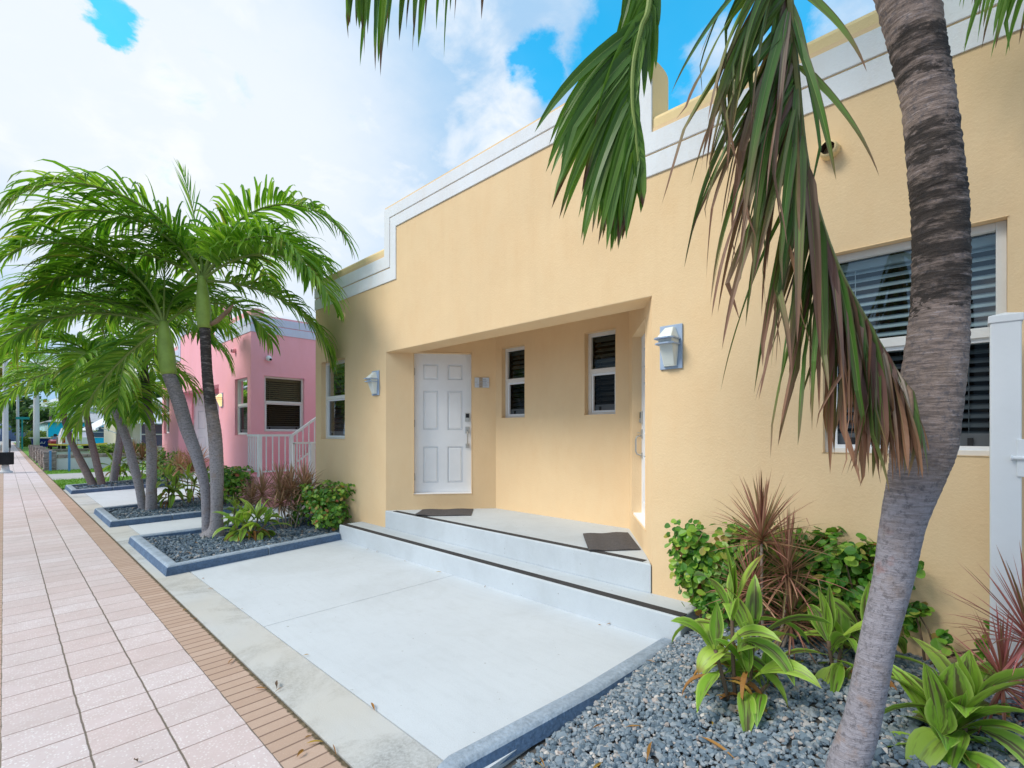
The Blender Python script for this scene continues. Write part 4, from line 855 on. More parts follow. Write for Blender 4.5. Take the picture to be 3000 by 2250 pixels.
def ti(label, loc, stalks, seed, L=.36, Wd=.085, dry=3, group='green and purple ti plants'):
    rng = random.Random(seed); o = thing('ti_plant', label, 'plant', loc, group); loc = V(loc)
    mb = MB(); ml = MB(); md = MB()
    for dx, dy, hgt, n in stalks:
        b = loc + V((dx * .25, dy * .25, -.02)); tp = loc + V((dx, dy, hgt)); md_ = b.lerp(tp, .5) + V((rng.uniform(-.02, .02), rng.uniform(-.02, .02), 0))
        mb.tube(spline([b, md_, tp], 6), .010, 7)
        for k in range(n):
            f = k / max(1, n - 1); a = k * 2.4 + rng.uniform(-.3, .3); el = R(80 - 100 * f + rng.uniform(-16, 16)); q = tp.lerp(b, f * .42 + rng.uniform(0, .04))
            d = V((math.cos(a) * math.cos(el), math.sin(a) * math.cos(el), math.sin(el)))
            nr = V((-math.cos(a) * math.sin(el), -math.sin(a) * math.sin(el), math.cos(el)))
            leaf(ml, q, d, nr, L * rng.uniform(.72, 1.12) * (.85 + .3 * math.sin(math.pi * f)), Wd * rng.uniform(.75, 1.2), 9, rng.uniform(.9, 2.4) * (.6 + f), rng, .16, 0, 'ti', 1.1)
        for k in range(dry):
            a = rng.uniform(0, 6.28); q = tp.lerp(b, rng.uniform(.4, .6)); leaf(md, q, (math.cos(a) * .7, math.sin(a) * .7, .1), UP, L * rng.uniform(.5, .8), .03, 7, 3.2, rng, .4, 0, 'ti', 1.5)
    mb.build('stem', M['twig'], o, smooth=True); ml.build('leaves', M['ti'], o, smooth=True); md.build('dry_leaves', M['tidry'], o)
    return o
ti('ti plant with tall stalks left of the leaning trunk, at the step corner', (2.63, .90, .06), [(-.02, .02, .56, 11), (.06, -.06, .40, 9), (-.09, .08, .32, 7), (.07, -.13, .16, 7), (-.02, -.06, .20, 6)], 3, .35, .088)
ti('low ti plant half hidden behind the leaning trunk', (3.13, .52, .12), [(-.06, .06, .26, 10), (.10, -.10, .26, 11), (.05, .02, .20, 7)], 5, .36, .08)
ti('broad low ti plant at the bottom right corner', (2.83, .075, .05), [(0, 0, .22, 15), (.06, -.05, .28, 12), (-.06, .04, .14, 11)], 8, .345, .105, 3)
ti('bushy ti plant right of the palm pair in the bed by the steps', (2.25, 7.09, .05), [(0, 0, .26, 11), (.12, -.08, .30, 12), (-.1, .08, .2, 9), (.2, -.15, .22, 9)], 13, .38, .095)
ti('small ti sprout peeking out right behind the black-trunked palm', (2.40, 8.05, .05), [(0, 0, .34, 9), (.04, -.04, .2, 6)], 14, .3, .09)
ti('tall ti plant right of the palms in the middle bed', (2.17, 11.25, .05), [(0, 0, .62, 13), (.12, -.1, .45, 10), (.1, .1, .3, 8)], 15, .42, .10)
ti('ti plant at the back of the middle bed behind the bent trunk', (2.64, 11.85, .05), [(0, 0, .55, 11), (.1, -.1, .4, 9)], 16, .40, .09)
ti('yellowish ti plant beside the palms of the farthest bed', (2.41, 18.69, .05), [(0, 0, .75, 14), (.2, -.2, .6, 11), (-.1, .1, .5, 10)], 17, .6, .11)

def drac(label, loc, heads, seed, L=.36, mk='drac', n=75, wd=.014):
    rng = random.Random(seed); o = thing('dracaena', label, 'plant', loc, 'spiky red dracaenas'); loc = V(loc); mb = MB(); ml = MB()
    for n_h, (dx, dy, hgt, ls) in enumerate(heads):
        b = loc + V((dx * .3 + rng.uniform(-.02, .02), dy * .3 + rng.uniform(-.02, .02), -.03)); tp = loc + V((dx, dy, hgt))
        mb.tube(spline([b, b.lerp(tp, .5) + V((rng.uniform(-.02, .02), rng.uniform(-.02, .02), .0)), tp], 6), [.011, .010, .010, .009, .009, .008, .007], 7)
        for k in range(n):
            f = (k + .5) / n; a = k * 2.39996 + rng.uniform(-.2, .2); el = R(89 - (96 if n_h == 0 else 125) * f ** 1.05 + rng.uniform(-8, 8)); d = V((math.cos(a) * math.cos(el), math.sin(a) * math.cos(el), math.sin(el)))
            leaf(ml, tp + V((0, 0, .06 * (1 - f))), d, V((-d.x * d.z, -d.y * d.z, 1)), L * ls * rng.uniform(.75, 1.15), wd * rng.uniform(.8, 1.2), 5, rng.uniform(.15, .8) * (.4 + 1.2 * f), rng, .25, 0, 'drac', .3, .12 if f > .5 else 0)
    mb.build('stem', M['cane'], o, smooth=True); ml.build('leaves', M[mk], o); return o
drac('tall red dracaena on thin canes against the yellow wall, left of the trunk', (3.22, .93, .12), [(.0, .03, .70, 1.05), (.06, -.10, .50, 1.0), (-.03, .08, .38, .8), (.05, -.12, .22, .9)], 3, .37, n=95, wd=.013)
drac('crimson dracaena at the foot of the white gate post', (3.16, -.13, .13), [(.0, -.04, .42, 1.1), (-.06, .05, .22, .9), (.05, -.1, .12, .9)], 4, .33, 'dracred', 80, .012)
drac('wide brownish dracaena cluster beside the round shrub left of the steps', (2.98, 7.45, .05), [(.0, -.02, .55, 1), (.14, -.14, .62, 1), (-.12, .12, .60, 1), (-.3, .3, .5, .95), (.05, .25, .45, 1), (-.15, -.0, .38, .9), (.25, -.05, .5, .9), (-.4, .45, .42, .8)], 5, .40, n=80, wd=.018, mk='dractan')
drac('small tan dracaena in front of the pink house door', (3.03, 13.3, .05), [(0, 0, .5, 1), (.15, -.1, .65, 1), (-.2, .15, .6, 1), (.1, .2, .7, 1)], 6, .5, n=60, wd=.025, mk='dractan')
drac('tan dracaena beside the shrub of the farthest bed', (2.97, 18.77, .05), [(0, 0, .6, 1), (.2, -.15, .75, 1), (-.2, .15, .7, 1)], 7, .55, n=50, wd=.03, mk='dractan')

def shrub(label, loc, size, n, seed, ls=.042, stems=5, gaps=.0, m='bush', name='round_leaf_shrub', group='round-leaved shrubs', cat='shrub'):
    rng = random.Random(seed); o = thing(name, label, cat, loc, group); loc = V(loc); sx, sy, sz = size; mb = MB(); ml = MB()
    clumps = [V((rng.uniform(-1, 1) * sx * .5, rng.uniform(-1, 1) * sy * .5, sz * rng.uniform(.25, .95))) for _ in range(max(6, int(n / 45)))]
    for k in range(stems):
        a = loc + V((rng.uniform(-.3, .3) * sx, rng.uniform(-.3, .3) * sy, -.03)); c = clumps[k % len(clumps)]
        mb.tube(spline([a, a.lerp(loc + c, .5) + V((rng.uniform(-.03, .03), rng.uniform(-.03, .03), .03)), loc + c], 5), [.008, .007, .006, .005, .004, .003], 5)
    for k in range(n):
        c = rng.choice(clumps); q = V((rng.gauss(0, 1), rng.gauss(0, 1), rng.gauss(0, 1))) * (min(sx, sy, sz) * .17); p = c + q
        p.x = max(-sx * .54, min(sx * .54, p.x)); p.y = max(-sy * .54, min(sy * .54, p.y)); p.z = max(.03, min(sz * 1.03, p.z))
        nr = V((p.x / sx * 1.4 - .45, p.y / sy * 1.4 - .3, p.z / sz * .9 - .1)) + V((rng.gauss(0, .5), rng.gauss(0, .5), rng.gauss(0, .5) + .4)); nr.normalize()
        u = nr.orthogonal().normalized(); u = Matrix.Rotation(rng.uniform(0, 6.28), 3, nr) @ u; w = nr.cross(u); l = ls * rng.uniform(.7, 1.2); b = l * rng.uniform(.36, .48); p = loc + p
        cup = nr * l * .12
        ml.add([p, p + u * l * .16 + w * b * .55 + cup * .6, p + u * l * .48 + w * b + cup, p + u * l * .80 + w * b * .86 + cup, p + u * l * .97 + w * b * .36 + cup * .5, p + u * l, p + u * l * .97 - w * b * .36 + cup * .5, p + u * l * .80 - w * b * .86 + cup, p + u * l * .48 - w * b + cup, p + u * l * .16 - w * b * .55 + cup * .6], [(0, 1, 2, 3, 4, 5), (0, 5, 6, 7, 8, 9)])
    mb.build('stem', M['twig'], o); ml.build('foliage', M[m], o); return o
shrub('open shrub at the step end, left part of the row under the yellow wall', (3.43, 1.33, .13), (.28, .46, .72), 1350, 1, .056, 9)
shrub('sparse shrub behind the tall red dracaena', (3.47, .88, .17), (.26, .58, .70), 1250, 2, .056, 8)
shrub('thin shrub between the red dracaena and the leaning trunk', (3.48, .50, .2), (.24, .46, .66), 950, 3, .056, 7)
shrub('low leafy twigs on the wall right of the leaning trunk', (3.52, .12, .24), (.12, .44, .32), 110, 4, .056, 6)
shrub('dense round-leaved shrub against the wall left of the entry steps', (3.33, 7.20, .05), (.50, .95, .66), 1700, 5, .058, 8)
shrub('dense round-leaved shrub in front of the pink stair plinth', (3.10, 11.0, .05), (.7, .9, .72), 1200, 6, .07, 6)
shrub('small dark shrub near the pink house porch', (3.4, 17.0, .05), (.7, 1.0, .85), 700, 7, .08, 4)
shrub('orange-tinged shrub at the back of the farthest bed', (3.55, 19.3, .05), (.8, .9, .9), 500, 8, .09, 4)

# half buried landscape light behind the trunk
GLX, GLY = 2.905, .255
o = thing('ground_light', 'black ribbed ground light half hidden behind the leaning trunk', 'light fixture', (GLX, GLY, .05))
mb = MB(); mb.tube([(GLX, GLY, .02), (GLX, GLY, .095), (GLX, GLY, .105)], [.085, .088, .075], 24); mb.build('housing', M['rubber'], o, smooth=False)
for k in range(-4, 5):
    mb = MB(); l = math.sqrt(max(0, .07 ** 2 - (k * .014) ** 2)); a = V((GLX, GLY, .108)); e = V((.6916, -.7223, 0)); f = V((.7223, .6916, 0))
    mb.rod(a + f * k * .014 - e * l, a + f * k * .014 + e * l, .006); mb.build('rib', M['rubber'], o)

# fallen bits on the paving and gravel
for i, (x, y, z, a, l, m_, lab) in enumerate(((.93, 2.26, .004, .5, .05, 'tidry', 'curled brown leaf on the brick border'), (1.10, 2.95, .004, 1.2, .09, 'twig', 'thin dark twig on the edge of the apron'), (.42, 2.75, .004, 2.0, .03, 'twig', 'dark leaf scrap on the pink pavers'), (1.95, 1.05, .05, .3, .14, 'tidry', 'dry leaf strip lying on the gravel'), (2.2, .75, .07, 1.4, .18, 'tidry', 'long straw-coloured leaf blade on the gravel'))):
    mb = MB(); rng = random.Random(i); leaf(mb, (x, y, z + .006), (math.cos(a), math.sin(a), .25), UP, l, .016, 6, .55, rng, .5, 0, 'ti', 1.2)
    tag(mb.build('fallen_leaf', M[m_]), lab, 'fallen leaf', 'fallen leaves and twigs')

mb = MB(); rng = random.Random(77)
for k in range(90):
    if k < 45: x, y = rng.uniform(1.6, 3.55), rng.uniform(-.1, 1.45); z = bed1(x, y) + .022
    elif k < 70: x, y = rng.uniform(1.5, 3.4), rng.uniform(6.6, 8.0); z = .075
    else: x, y = rng.choice((rng.uniform(1.05, 1.09), rng.uniform(1.36, 1.42), rng.uniform(3.2, 3.26))), rng.uniform(2, 6); z = .008
    a = rng.uniform(0, 6.28); leaf(mb, (x, y, z), (math.cos(a), math.sin(a), .15), UP, rng.uniform(.02, .09), rng.uniform(.005, .014), 4, .5, rng, .4, 0, 'ti', 1.2)
x = struct(mb.build('leaf_litter', M['tidry']), 'stuff'); x['label'] = 'dry leaf scraps scattered over the gravel beds and joints'
# ------------------------------------------------------------------ street background
M['stone'] = mat('coral_stone', (.33, .27, .24), .9, .45, 9, .8, 14)
M['plaster'] = mat('white_plaster', (.66, .66, .66), .85, .06, 2)
M['skyblue'] = mat('bright_blue_paint', (.015, .62, 1.0), .7, .03, 1)
M['paleblue'] = mat('pale_blue_paint', (.42, .66, .72), .7, .06, 1)
M['palegreen'] = mat('pale_green_paint', (.50, .60, .50), .8, .06, 1)
M['roofgrey'] = mat('grey_shingles', (.42, .43, .45), .9, .15, 3)
M['tilewhite'] = mat('white_roof_tile', (.70, .70, .70), .8, .1, 3)
M['awning'] = mat('white_awning', (.76, .78, .82), .6, .04, 2)
M['navy'] = mat('navy_paint', (.012, .03, .22), .5, .1, 3)
M['redpaint'] = mat('red_car_paint', (.42, .03, .04), .3, .05, 3, spec=.5)
M['truckwhite'] = mat('truck_white', (.80, .73, .75), .3, .03, 2, spec=.5)
M['taillight'] = mat('tail_light_red', (.45, .01, .015), .25, 0)
M['carglass'] = mat('car_glass', (.05, .10, .17), .08, 0, spec=.6)
M['signgreen'] = mat('sign_teal', (.02, .34, .32), .5, .05, 3)
M['postblue'] = mat('post_blue', (.10, .28, .52), .6, .1, 5)
M['tape'] = mat('caution_yellow', (.72, .58, .06), .6, .05, 5)
M['fenceblue'] = mat('blue_grey_fence', (.10, .145, .26), .8, .15, 3)
M['beige'] = mat('beige_wall', (.60, .50, .33), .8, .06, 1)

def stonewall(label, p0, p1, h, piers, cope_only=True):
    o = thing('garden_wall', label, 'wall', (p0[0], p0[1], 0), 'low walls with stone coping'); f = Frame(p0, p1, (0, 1)); f.n = V((-f.e.y, f.e.x, 0)); mb = MB(); f.box(mb, 0, f.L, -.05, h - .14, -.1, .1); mb.build('wall', M['plaster'], o)
    mb = MB(); rng = random.Random(3); u = 0
    while u < f.L:
        l = rng.uniform(.2, .45); l = min(l, f.L - u); hh = rng.uniform(.05, .07); f.box(mb, u + .005, u + l - .005, h - .14, h - .14 + hh, -.13 + rng.uniform(0, .02), .13); f.box(mb, u + .04, u + l + .02, h - .14 + hh + .004, h + rng.uniform(-.01, .02), -.13, .13 + rng.uniform(-.02, .01)); u += l
    mb.build('coping', M['stone'], o)
    for u in piers:
        mb = MB(); z = 0
        while z < h + .12:
            hh = rng.uniform(.06, .1); f.box(mb, u - .19 + rng.uniform(-.02, .02), u + .19 + rng.uniform(-.02, .02), z, z + hh - .008, -.19, .19 + rng.uniform(-.02, .02)); z += hh
        mb.build('pier', M['stone'], o)
    return o
stonewall('low white wall facing the lawn strip with a stone cap', (1.45, 26.85), (7.5, 26.85), .62, [])
stonewall('stone-piered wall running along the brick sidewalk', (1.27, 26.85), (1.27, 46), .62, [0, 2.2, 4.4, 7, 10, 13, 16])
stonewall('second white cross wall behind the lawn', (1.45, 36), (6.5, 36), .62, [])
for x, y, h, lab, c in ((1.27, 26.5, .78, 'short blue post against the stone pier', 'bluepost'), (1.77, 25.7, 1.0, 'taller blue marker post in the grass strip', 'x')):
    mb = MB(); mb.box(x - .035, x + .035, y - .035, y + .035, 0, h); mb.box(x - .045, x + .045, y - .045, y + .045, h, h + .02); tag(mb.build('marker_post', M['postblue']), lab, 'post', 'blue marker posts')
mb = MB(); a, b = V((1.35, 29.5, 1.0)), V((3.3, 29.0, 1.02))
for i in range(12):
    p, q = a.lerp(b, i / 12), a.lerp(b, (i + 1) / 12); s1, s2 = -.05 * math.sin(math.pi * i / 12), -.05 * math.sin(math.pi * (i + 1) / 12)
    mb.hexa([(p.x, p.y, p.z + s1 - .03), (q.x, q.y, q.z + s2 - .03), (q.x, q.y + .004, q.z + s2 - .03), (p.x, p.y + .004, p.z + s1 - .03), (p.x, p.y, p.z + s1 + .03), (q.x, q.y, q.z + s2 + .03), (q.x, q.y + .004, q.z + s2 + .03), (p.x, p.y + .004, p.z + s1 + .03)])
tag(mb.build('caution_tape', M['tape']), 'yellow caution tape stretched across in front of the truck', 'tape')

def truck(loc):
    o = thing('pickup_truck', 'white pickup truck parked tail-first on the lawn by the blue house', 'truck', loc); x, y, z = loc; W2 = .98
    mb = MB(); mb.box(x - W2, x + W2, y, y + 5.6, z + .55, z + 1.18); mb.box(x - W2, x + W2, y + 4.2, y + 5.9, z + .55, z + 1.15)
    mb.prism([(x - W2, y + 1.85, z + 1.18), (x - W2, y + 4.4, z + 1.18), (x - W2 * .82, y + 3.6, z + 1.88), (x - W2 * .82, y + 2.05, z + 1.88)], (.001, 0, 0))
    q = [(x - W2, y + 1.85, z + 1.18), (x + W2, y + 1.85, z + 1.18), (x + W2, y + 4.4, z + 1.18), (x - W2, y + 4.4, z + 1.18), (x - .78, y + 2.1, z + 1.9), (x + .78, y + 2.1, z + 1.9), (x + .78, y + 3.6, z + 1.9), (x - .78, y + 3.6, z + 1.9)]
    mb.hexa(q); mb.build('body', M['truckwhite'], o, bevel=.04)
    mb = MB(); mb.hexa([(x - .80, y + 1.89, z + 1.24), (x + .80, y + 1.89, z + 1.24), (x + .80, y + 2.0, z + 1.24), (x - .80, y + 2.0, z + 1.24), (x - .70, y + 2.04, z + 1.76), (x + .70, y + 2.04, z + 1.76), (x + .70, y + 2.1, z + 1.76), (x - .70, y + 2.1, z + 1.76)]); mb.build('rear_window', M['carglass'], o)
    mb = MB(); mb.box(x - .76, x + .76, y - .03, y, z + .60, z + 1.16); t_ = mb.build('tailgate', M['truckwhite'], o, bevel=.02)
    mb = MB(); n = 20; mb.prism([(x + .12 * math.cos(6.283 * i / n), y - .031, z + .93 + .048 * math.sin(6.283 * i / n)) for i in range(n)], (0, -.01, 0)); mb.build('emblem', M['navy'], t_)
    for s in (-1, 1):
        mb = MB(); mb.box(x + s * .87 - .085, x + s * .87 + .085, y - .035, y + .1, z + .72, z + 1.12); mb.build('tail_light', M['taillight'], o, bevel=.02)
        mb = MB(); mb.box(x + s * 1.17 - .1, x + s * 1.17 + .1, y + 3.5, y + 3.62, z + 1.2, z + 1.42); mb.box(x + s * 1.03 - .06, x + s * 1.03 + .06, y + 3.54, y + 3.58, z + 1.24, z + 1.3); mb.build('mirror', M['black'], o, bevel=.02)
        for yy in (y + .95, y + 4.6):
            mb = MB(); mb.tube([(x + s * .70, yy, z + .38), (x + s * .97, yy, z + .38)], .38, 20); w = mb.build('wheel', M['rubber'], o); mb = MB(); mb.tube([(x + s * .96, yy, z + .38), (x + s * .98, yy, z + .38)], .22, 14); mb.build('rim', M['chrome'], w)
    mb = MB(); mb.box(x - .9, x + .9, y - .16, y, z + .42, z + .60); mb.build('bumper', M['black'], o, bevel=.03)
    mb = MB(); mb.box(x - .16, x + .16, y - .17, y - .16, z + .44, z + .58); mb.build('licence_plate', M['white'], o)
truck((4.13, 52.0, .0))
o = thing('red_car', 'low red car mostly hidden behind the white truck', 'car', (3.75, 62, 0)); mb = MB(); cx, cy = 2.9, 60.0
mb.prism([(cx, cy, .30), (cx, cy + 4.1, .30), (cx, cy + 4.1, .74), (cx, cy + 3.0, .88), (cx, cy + 1.0, .92), (cx, cy, .78)], (1.7, 0, 0)); mb.build('body', M['redpaint'], o, bevel=.06)
mb = MB(); mb.hexa([(cx + .1, cy + .9, .90), (cx + 1.6, cy + .9, .90), (cx + 1.6, cy + 3.2, .87), (cx + .1, cy + 3.2, .87), (cx + .3, cy + 1.4, 1.28), (cx + 1.4, cy + 1.4, 1.28), (cx + 1.4, cy + 2.5, 1.28), (cx + .3, cy + 2.5, 1.28)]); mb.build('cabin_glass', M['carglass'], o, bevel=.04)
for sx in (cx + .05, cx + 1.65):
    for yy in (cy + .8, cy + 3.3): mb = MB(); mb.tube([(sx - .08, yy, .3), (sx + .08, yy, .3)], .3, 16); mb.build('wheel', M['rubber'], o)
o = thing('dumpster', 'long navy blue dumpster with a pale lid and white lettering', 'dumpster', (2.6, 67, 0)); mb = MB()
mb.hexa([(1.95, 66.6, .1), (3.7, 66.6, .1), (3.7, 68.5, .1), (1.95, 68.5, .1), (1.85, 66.4, .95), (3.8, 66.4, .95), (3.8, 68.7, .95), (1.85, 68.7, .95)]); mb.build('body', M['navy'], o, bevel=.03)
mb = MB(); mb.box(1.72, 3.3, 66.3, 68.8, .955, 1.04); mb.build('lid', M['plaster'], o, bevel=.02)
mb = MB()
for i in range(7): mb.rod((2.2 + .09 * i, 66.38, .45), (2.27 + .09 * i + (.05 if i % 2 else 0), 66.36, .65 - .08 * (i % 3)), .035)
mb.build('lettering', M['white'], o)

def simple_house(name, label, x0, x1, y0, y1, zt, wm, rm, wins, hip=1.0, over=.5, group=None, wall2=None, z0=0):
    o = thing(name, label, 'house', ((x0 + x1) / 2, y0, z0), group); mb = MB(); mb.box(x0, x1, y0, y1, z0 - .1, zt); mb.build('wall', M[wm], o)
    if wall2: mb = MB(); mb.box(x0 - .02, x0, y0 + .01, y1, z0 - .05, zt - .02); mb.build('side_wall', M[wall2], o)
    a, b, c, e = x0 - over, x1 + over, y0 - over, y1 + over; mx, k = (x0 + x1) / 2, min((x1 - x0), (y1 - y0)) * .32
    mb = MB(); mb.add([(a, c, zt + .01), (b, c, zt + .01), (b, e, zt + .01), (a, e, zt + .01), (a, c, zt + .12), (b, c, zt + .12), (b, e, zt + .12), (a, e, zt + .12), (a + k, c + k, zt + hip), (b - k, c + k, zt + hip), (b - k, e - k, zt + hip), (a + k, e - k, zt + hip)],
        [(0, 3, 2, 1), (0, 1, 5, 4), (1, 2, 6, 5), (2, 3, 7, 6), (3, 0, 4, 7), (4, 5, 9, 8), (5, 6, 10, 9), (6, 7, 11, 10), (7, 4, 8, 11), (8, 9, 10, 11)]); mb.build('roof', M[rm], o)
    for face, u0, u1, za, zb in wins:
        mb = MB(); f = Frame((x0, y0), (x1, y0), (0, -1)) if face == 'f' else Frame((x0, y0), (x0, y1), (-1, 0))
        for q in ((u0, u0 + .06, za, zb), (u1 - .06, u1, za, zb), (u0 + .06, u1 - .06, zb - .06, zb), (u0 + .06, u1 - .06, za, za + .06), (u0 + .06, u1 - .06, (za + zb) / 2 - .03, (za + zb) / 2 + .03)): f.box(mb, *q, 0.002, .05)
        w = mb.build('window', M['white'], o); mb = MB(); f.box(mb, u0 + .06, u1 - .06, za + .06, zb - .06, .003, .012); mb.build('pane', M['carglass'], w)
    return o
simple_house('cottage', 'bright blue cottage with a grey hip roof behind the white truck', 3.65, 16, 80, 104, 2.75, 'skyblue', 'roofgrey', [('f', 2.7, 5.2, .9, 2.3), ('f', 10.0, 11.8, .9, 2.2), ('s', 3, 5, .3, 2.3), ('s', 12, 14, 1, 2.2)], 1.3, .35, wall2='paleblue')
simple_house('cottage', 'pale green house with a white tiled roof above the blue cottage', 4.2, 18, 122, 150, 6.2, 'palegreen', 'tilewhite', [('f', 2, 4, 1.2, 2.6), ('f', 6, 8, 4, 5.4)], 2.2, 1.0)
simple_house('cottage', 'cream cottage with a white metal awning behind the clipped hedge', 4.6, 14, 31.5, 42, 2.9, 'cream', 'tilewhite', [('f', .3, 1.5, .75, 2.1), ('f', 2.2, 3.4, .75, 2.1), ('s', 1.2, 3, .75, 2.1)], .9, .3)
o = thing('awning', 'white sloping metal awning on the cream cottage', 'awning', (4.0, 31, 2))
mb = MB(); n = 10
for i in range(n):
    x0, x1 = 3.9 + .42 * i, 3.9 + .42 * (i + 1)
mb = MB()
for i in range(8):
    y0 = 31.0 + i * .8; mb.hexa([(3.15, y0, 1.72), (4.6, y0, 2.72), (4.6, y0 + .76, 2.72), (3.15, y0 + .76, 1.72), (3.15, y0, 1.77), (4.6, y0, 2.77), (4.6, y0 + .76, 2.77), (3.15, y0 + .76, 1.77)])
for i in range(10):
    x0 = 4.62 + i * .62; mb.hexa([(x0, 30.2, 1.95), (x0 + .58, 30.2, 1.95), (x0 + .58, 31.5, 2.75), (x0, 31.5, 2.75), (x0, 30.2, 2.0), (x0 + .58, 30.2, 2.0), (x0 + .58, 31.5, 2.80), (x0, 31.5, 2.80)])
mb.build('slats', M['awning'], o)
mb = MB()
for i in range(9): mb.tube([(3.15, 31.0 + i * .8, 1.70), (3.15, 31.4 + i * .8, 1.62), (3.15, 31.8 + i * .8, 1.70)], .06, 6)
mb.build('scalloped_edge', M['awning'], o)
mb = MB(); mb.rod((3.3, 31.2, 1.75), (4.58, 31.2, 1.2), .04); mb.build('brace', M['white'], o)
shrub('clipped yellow-green hedge behind the low white wall', (4.1, 31.0, .02), (2.2, .9, .88), 2200, 31, .10, 4, m='hedge', name='hedge', group='clipped hedges', cat='hedge')
shrub('lower clipped hedge near the navy dumpster', (2.7, 76, .02), (2.6, 3, .95), 1500, 32, .18, 3, m='hedge', name='hedge', group='clipped hedges', cat='hedge')
shrub('taller clipped hedge block in front of the pale blue wall', (2.9, 84, .02), (2.0, 3, 1.6), 1200, 33, .2, 3, m='hedge', name='hedge', group='clipped hedges', cat='hedge')

o = thing('street_lamp', 'white street lamp pole standing on the sidewalk edge at far left', 'street lamp', (.04, 26.28, 0))
mb = MB(); mb.tube([(.04, 26.28, 0), (.04, 26.28, .06), (.04, 26.28, .1), (.04, 26.28, .28), (.04, 26.28, .32), (.04, 26.28, 6.2)], [.20, .20, .12, .10, .085, .065], 16); mb.build('pole', M['plaster'], o, smooth=False)
mb = MB(); mb.tube([(.04, 26.28, 6.15), (-.8, 26.28, 6.5), (-1.8, 26.28, 6.55)], [.06, .05, .05], 10); mb.build('arm', M['plaster'], o, smooth=True)
mb = MB(); mb.hexa([(-2.4, 26.12, 6.48), (-1.75, 26.12, 6.48), (-1.75, 26.44, 6.48), (-2.4, 26.44, 6.48), (-2.35, 26.16, 6.6), (-1.75, 26.16, 6.62), (-1.75, 26.4, 6.62), (-2.35, 26.4, 6.6)]); mb.build('lamp_head', M['white'], o, bevel=.02)
o = thing('trash_bin', 'black slatted trash bin strapped around the street lamp pole', 'trash bin', (.04, 26.2, .3))
mb = MB(); n = 24; r = .2
for i in range(n):
    a = 6.283 * i / n; p = V((.04 + r * math.cos(a), 26.24 + r * math.sin(a), 0)); mb.rod((p.x, p.y, .32), (p.x, p.y, .76), .05)
mb.build('slats', M['black'], o); mb = MB(); mb.tube([(.04, 26.24, .33), (.04, 26.24, .72)], .175, 20); mb.build('liner', M['black'], o)
mb = MB(); mb.tube([(.04, 26.24, .74), (.04, 26.24, .78)], .22, 24); mb.build('rim', M['black'], o)
mb = MB(); mb.box(.16, .24, 34, 34.3, .78, 1.2); mb.box(.18, .22, 34.1, 34.2, 0, .78); tag(mb.build('parking_meter', M['black']), 'small dark post box beyond the street lamp', 'meter')
o = thing('utility_pole', 'slim concrete utility pole at the far end of the sidewalk', 'pole', (.98, 71, 0)); mb = MB(); mb.tube([(.98, 71, 0), (.98, 71, 9)], [.13, .09], 12); mb.build('pole', M['plaster'], o); mb = MB(); mb.box(-.2, 2.2, 70.9, 71.1, 8.2, 8.35); mb.build('crossarm', M['stone'], o)
o = thing('street_sign', 'teal street name sign on a thin post at the far corner', 'sign', (1.17, 63.8, 0)); mb = MB(); mb.tube([(1.17, 63.8, 0), (1.17, 63.8, 3.0)], .05, 8); mb.build('post', M['signgreen'], o); mb = MB(); mb.box(.75, 1.65, 63.75, 63.78, 2.75, 2.98); mb.build('blade', M['signgreen'], o)
o = thing('board_fence', 'blue grey board fence across the far street', 'fence', (.5, 126, 0)); mb = MB()
for i in range(22): mb.box(-2.2 + i * .3, -1.92 + i * .3, 126, 126.06, 0, 3.2)
mb.build('boards', M['fenceblue'], o); mb = MB(); mb.box(-2.2, 4.4, 126.06, 126.14, 2.5, 2.65); mb.box(-2.2, 4.4, 126.06, 126.14, .5, .65); mb.build('rail', M['fenceblue'], o)
simple_house('cottage', 'beige building at the left edge across the road', -14, -2.6, 60, 90, 6.5, 'beige', 'roofgrey', [('f', 8, 10, 1, 2.4), ('f', 8, 10, 3.8, 5.2)], 1, .3)

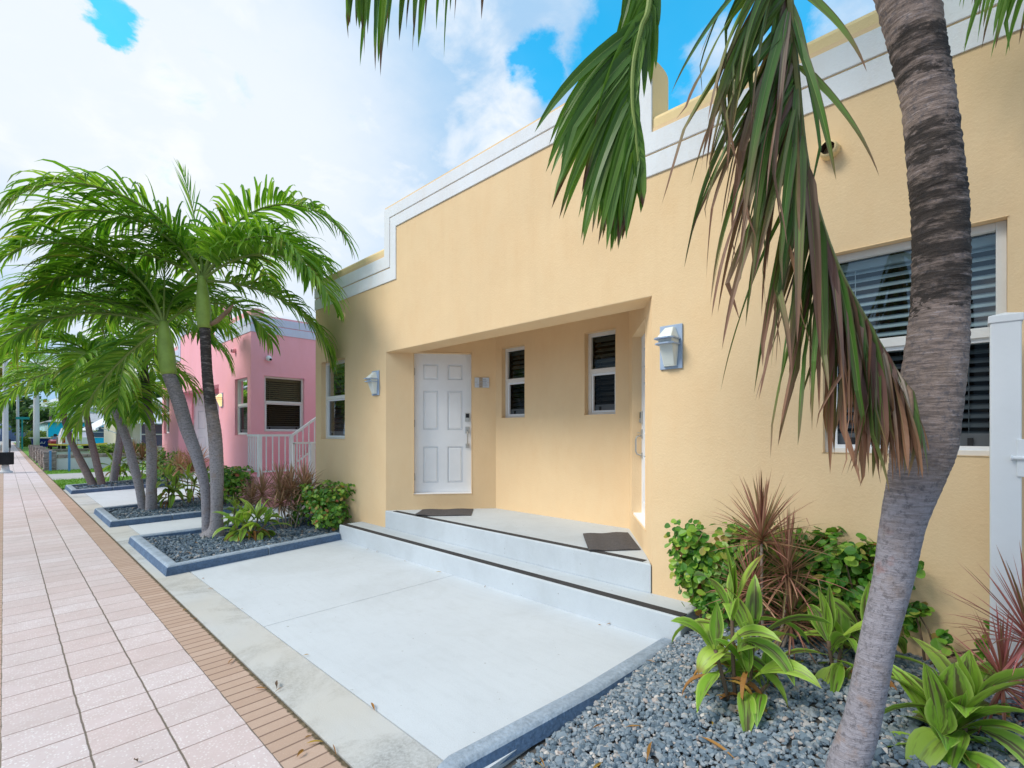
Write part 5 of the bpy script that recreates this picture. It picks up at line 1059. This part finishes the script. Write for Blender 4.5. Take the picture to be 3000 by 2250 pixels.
def palm_far(label, base, h, r, seed, L=3.0, nf=12, tm='plaster'):
    rng = random.Random(seed); o = thing('royal_palm', label, 'palm tree', base, 'distant palms'); b = V(base)
    mb = MB(); mb.tube([b, b + UP * h * .3, b + UP * h * .7, b + UP * h], [r * 1.05, r * 1.1, r, r * .7], 14); mb.build('trunk', M[tm], o, smooth=True)
    mb = MB(); mb.tube([b + UP * h, b + UP * (h + .6), b + UP * (h + 1.3)], [r * .75, r * .8, r * .3], 12); mb.build('crownshaft', M['shaft'], o, smooth=True)
    for k in range(nf):
        mb = frond([V(p) for p in arch(b + UP * (h + 1.2), k * 2.4, R(rng.uniform(10, 70)), L, R(rng.uniform(80, 120)), 8)], UP, rng, 20, .75, .09, 1.2, .03, .15, .5, .2, 3); mb.build('frond', [M['rib'], M['frond']], o)
palm_far('thick white-trunked royal palm in front of the blue cottage', (1.94, 58.7, 0), 6.2, .19, 3, 3.4, 14)
palm_far('short royal palm between the blue cottage and the green house', (5.2, 108, 0), 4.2, .2, 4, 3.4, 12, 'trunkfar')
palm_far('royal palm right of the short one behind the blue roof', (8.2, 107, 0), 3.8, .2, 6, 3.2, 12, 'trunkfar')
def tree(label, base, h, cr, n, seed, m='tree', ls=.5):
    rng = random.Random(seed); o = thing('broadleaf_tree', label, 'tree', base, 'trees at the end of the street'); b = V(base); mb = MB()
    mb.tube(spline([b, b + V((.1, .1, h * .3)), b + V((0, .2, h * .6))], 8), [cr * .09] * 4 + [cr * .06] * 5, 10); cl = []
    for k in range(14):
        a = rng.uniform(0, 6.28); c = V((math.cos(a) * cr * rng.uniform(.2, .85), math.sin(a) * cr * rng.uniform(.2, .85), h * rng.uniform(.45, .95))); cl.append(c); mb.tube([b + V((0, .1, h * .4)), b + c * .55 + V((0, 0, h * .22)), b + c], [cr * .04, cr * .025, cr * .01], 5)
    mb.build('trunk', M['twig'], o); ml = MB()
    for k in range(n):
        p = b + rng.choice(cl) + V((rng.gauss(0, 1), rng.gauss(0, 1), rng.gauss(0, .7))) * cr * .24; nr = V((rng.gauss(0, 1), rng.gauss(0, 1), rng.gauss(0, 1) + .5)).normalized(); u = nr.orthogonal(); w = nr.cross(u); l = ls * rng.uniform(.6, 1.2)
        ml.add([p, p + u * l * .5 + w * l * .35, p + u * l, p + u * l * .5 - w * l * .35], [(0, 1, 2, 3)])
    ml.build('crown', M[m], o); return o
tree('dark green tree behind the far board fence', (1.0, 134, 0), 9, 5, 1800, 1, ls=.8)
tree('bushy dark tree right of the teal street sign', (4.0, 112, 0), 5, 3, 1400, 2, ls=.5)
tree('yellowing tree overhanging the street at far left', (-1.6, 44, 0), 8.5, 3.0, 2600, 3, 'treeyel', .28)
tree('tall dark tree far behind the pale green house', (14, 160, 0), 11, 6, 1800, 4, ls=.9)
tree('loose green tree behind the cream cottage roof', (9, 60, 0), 6.5, 3.2, 2000, 5, ls=.4)
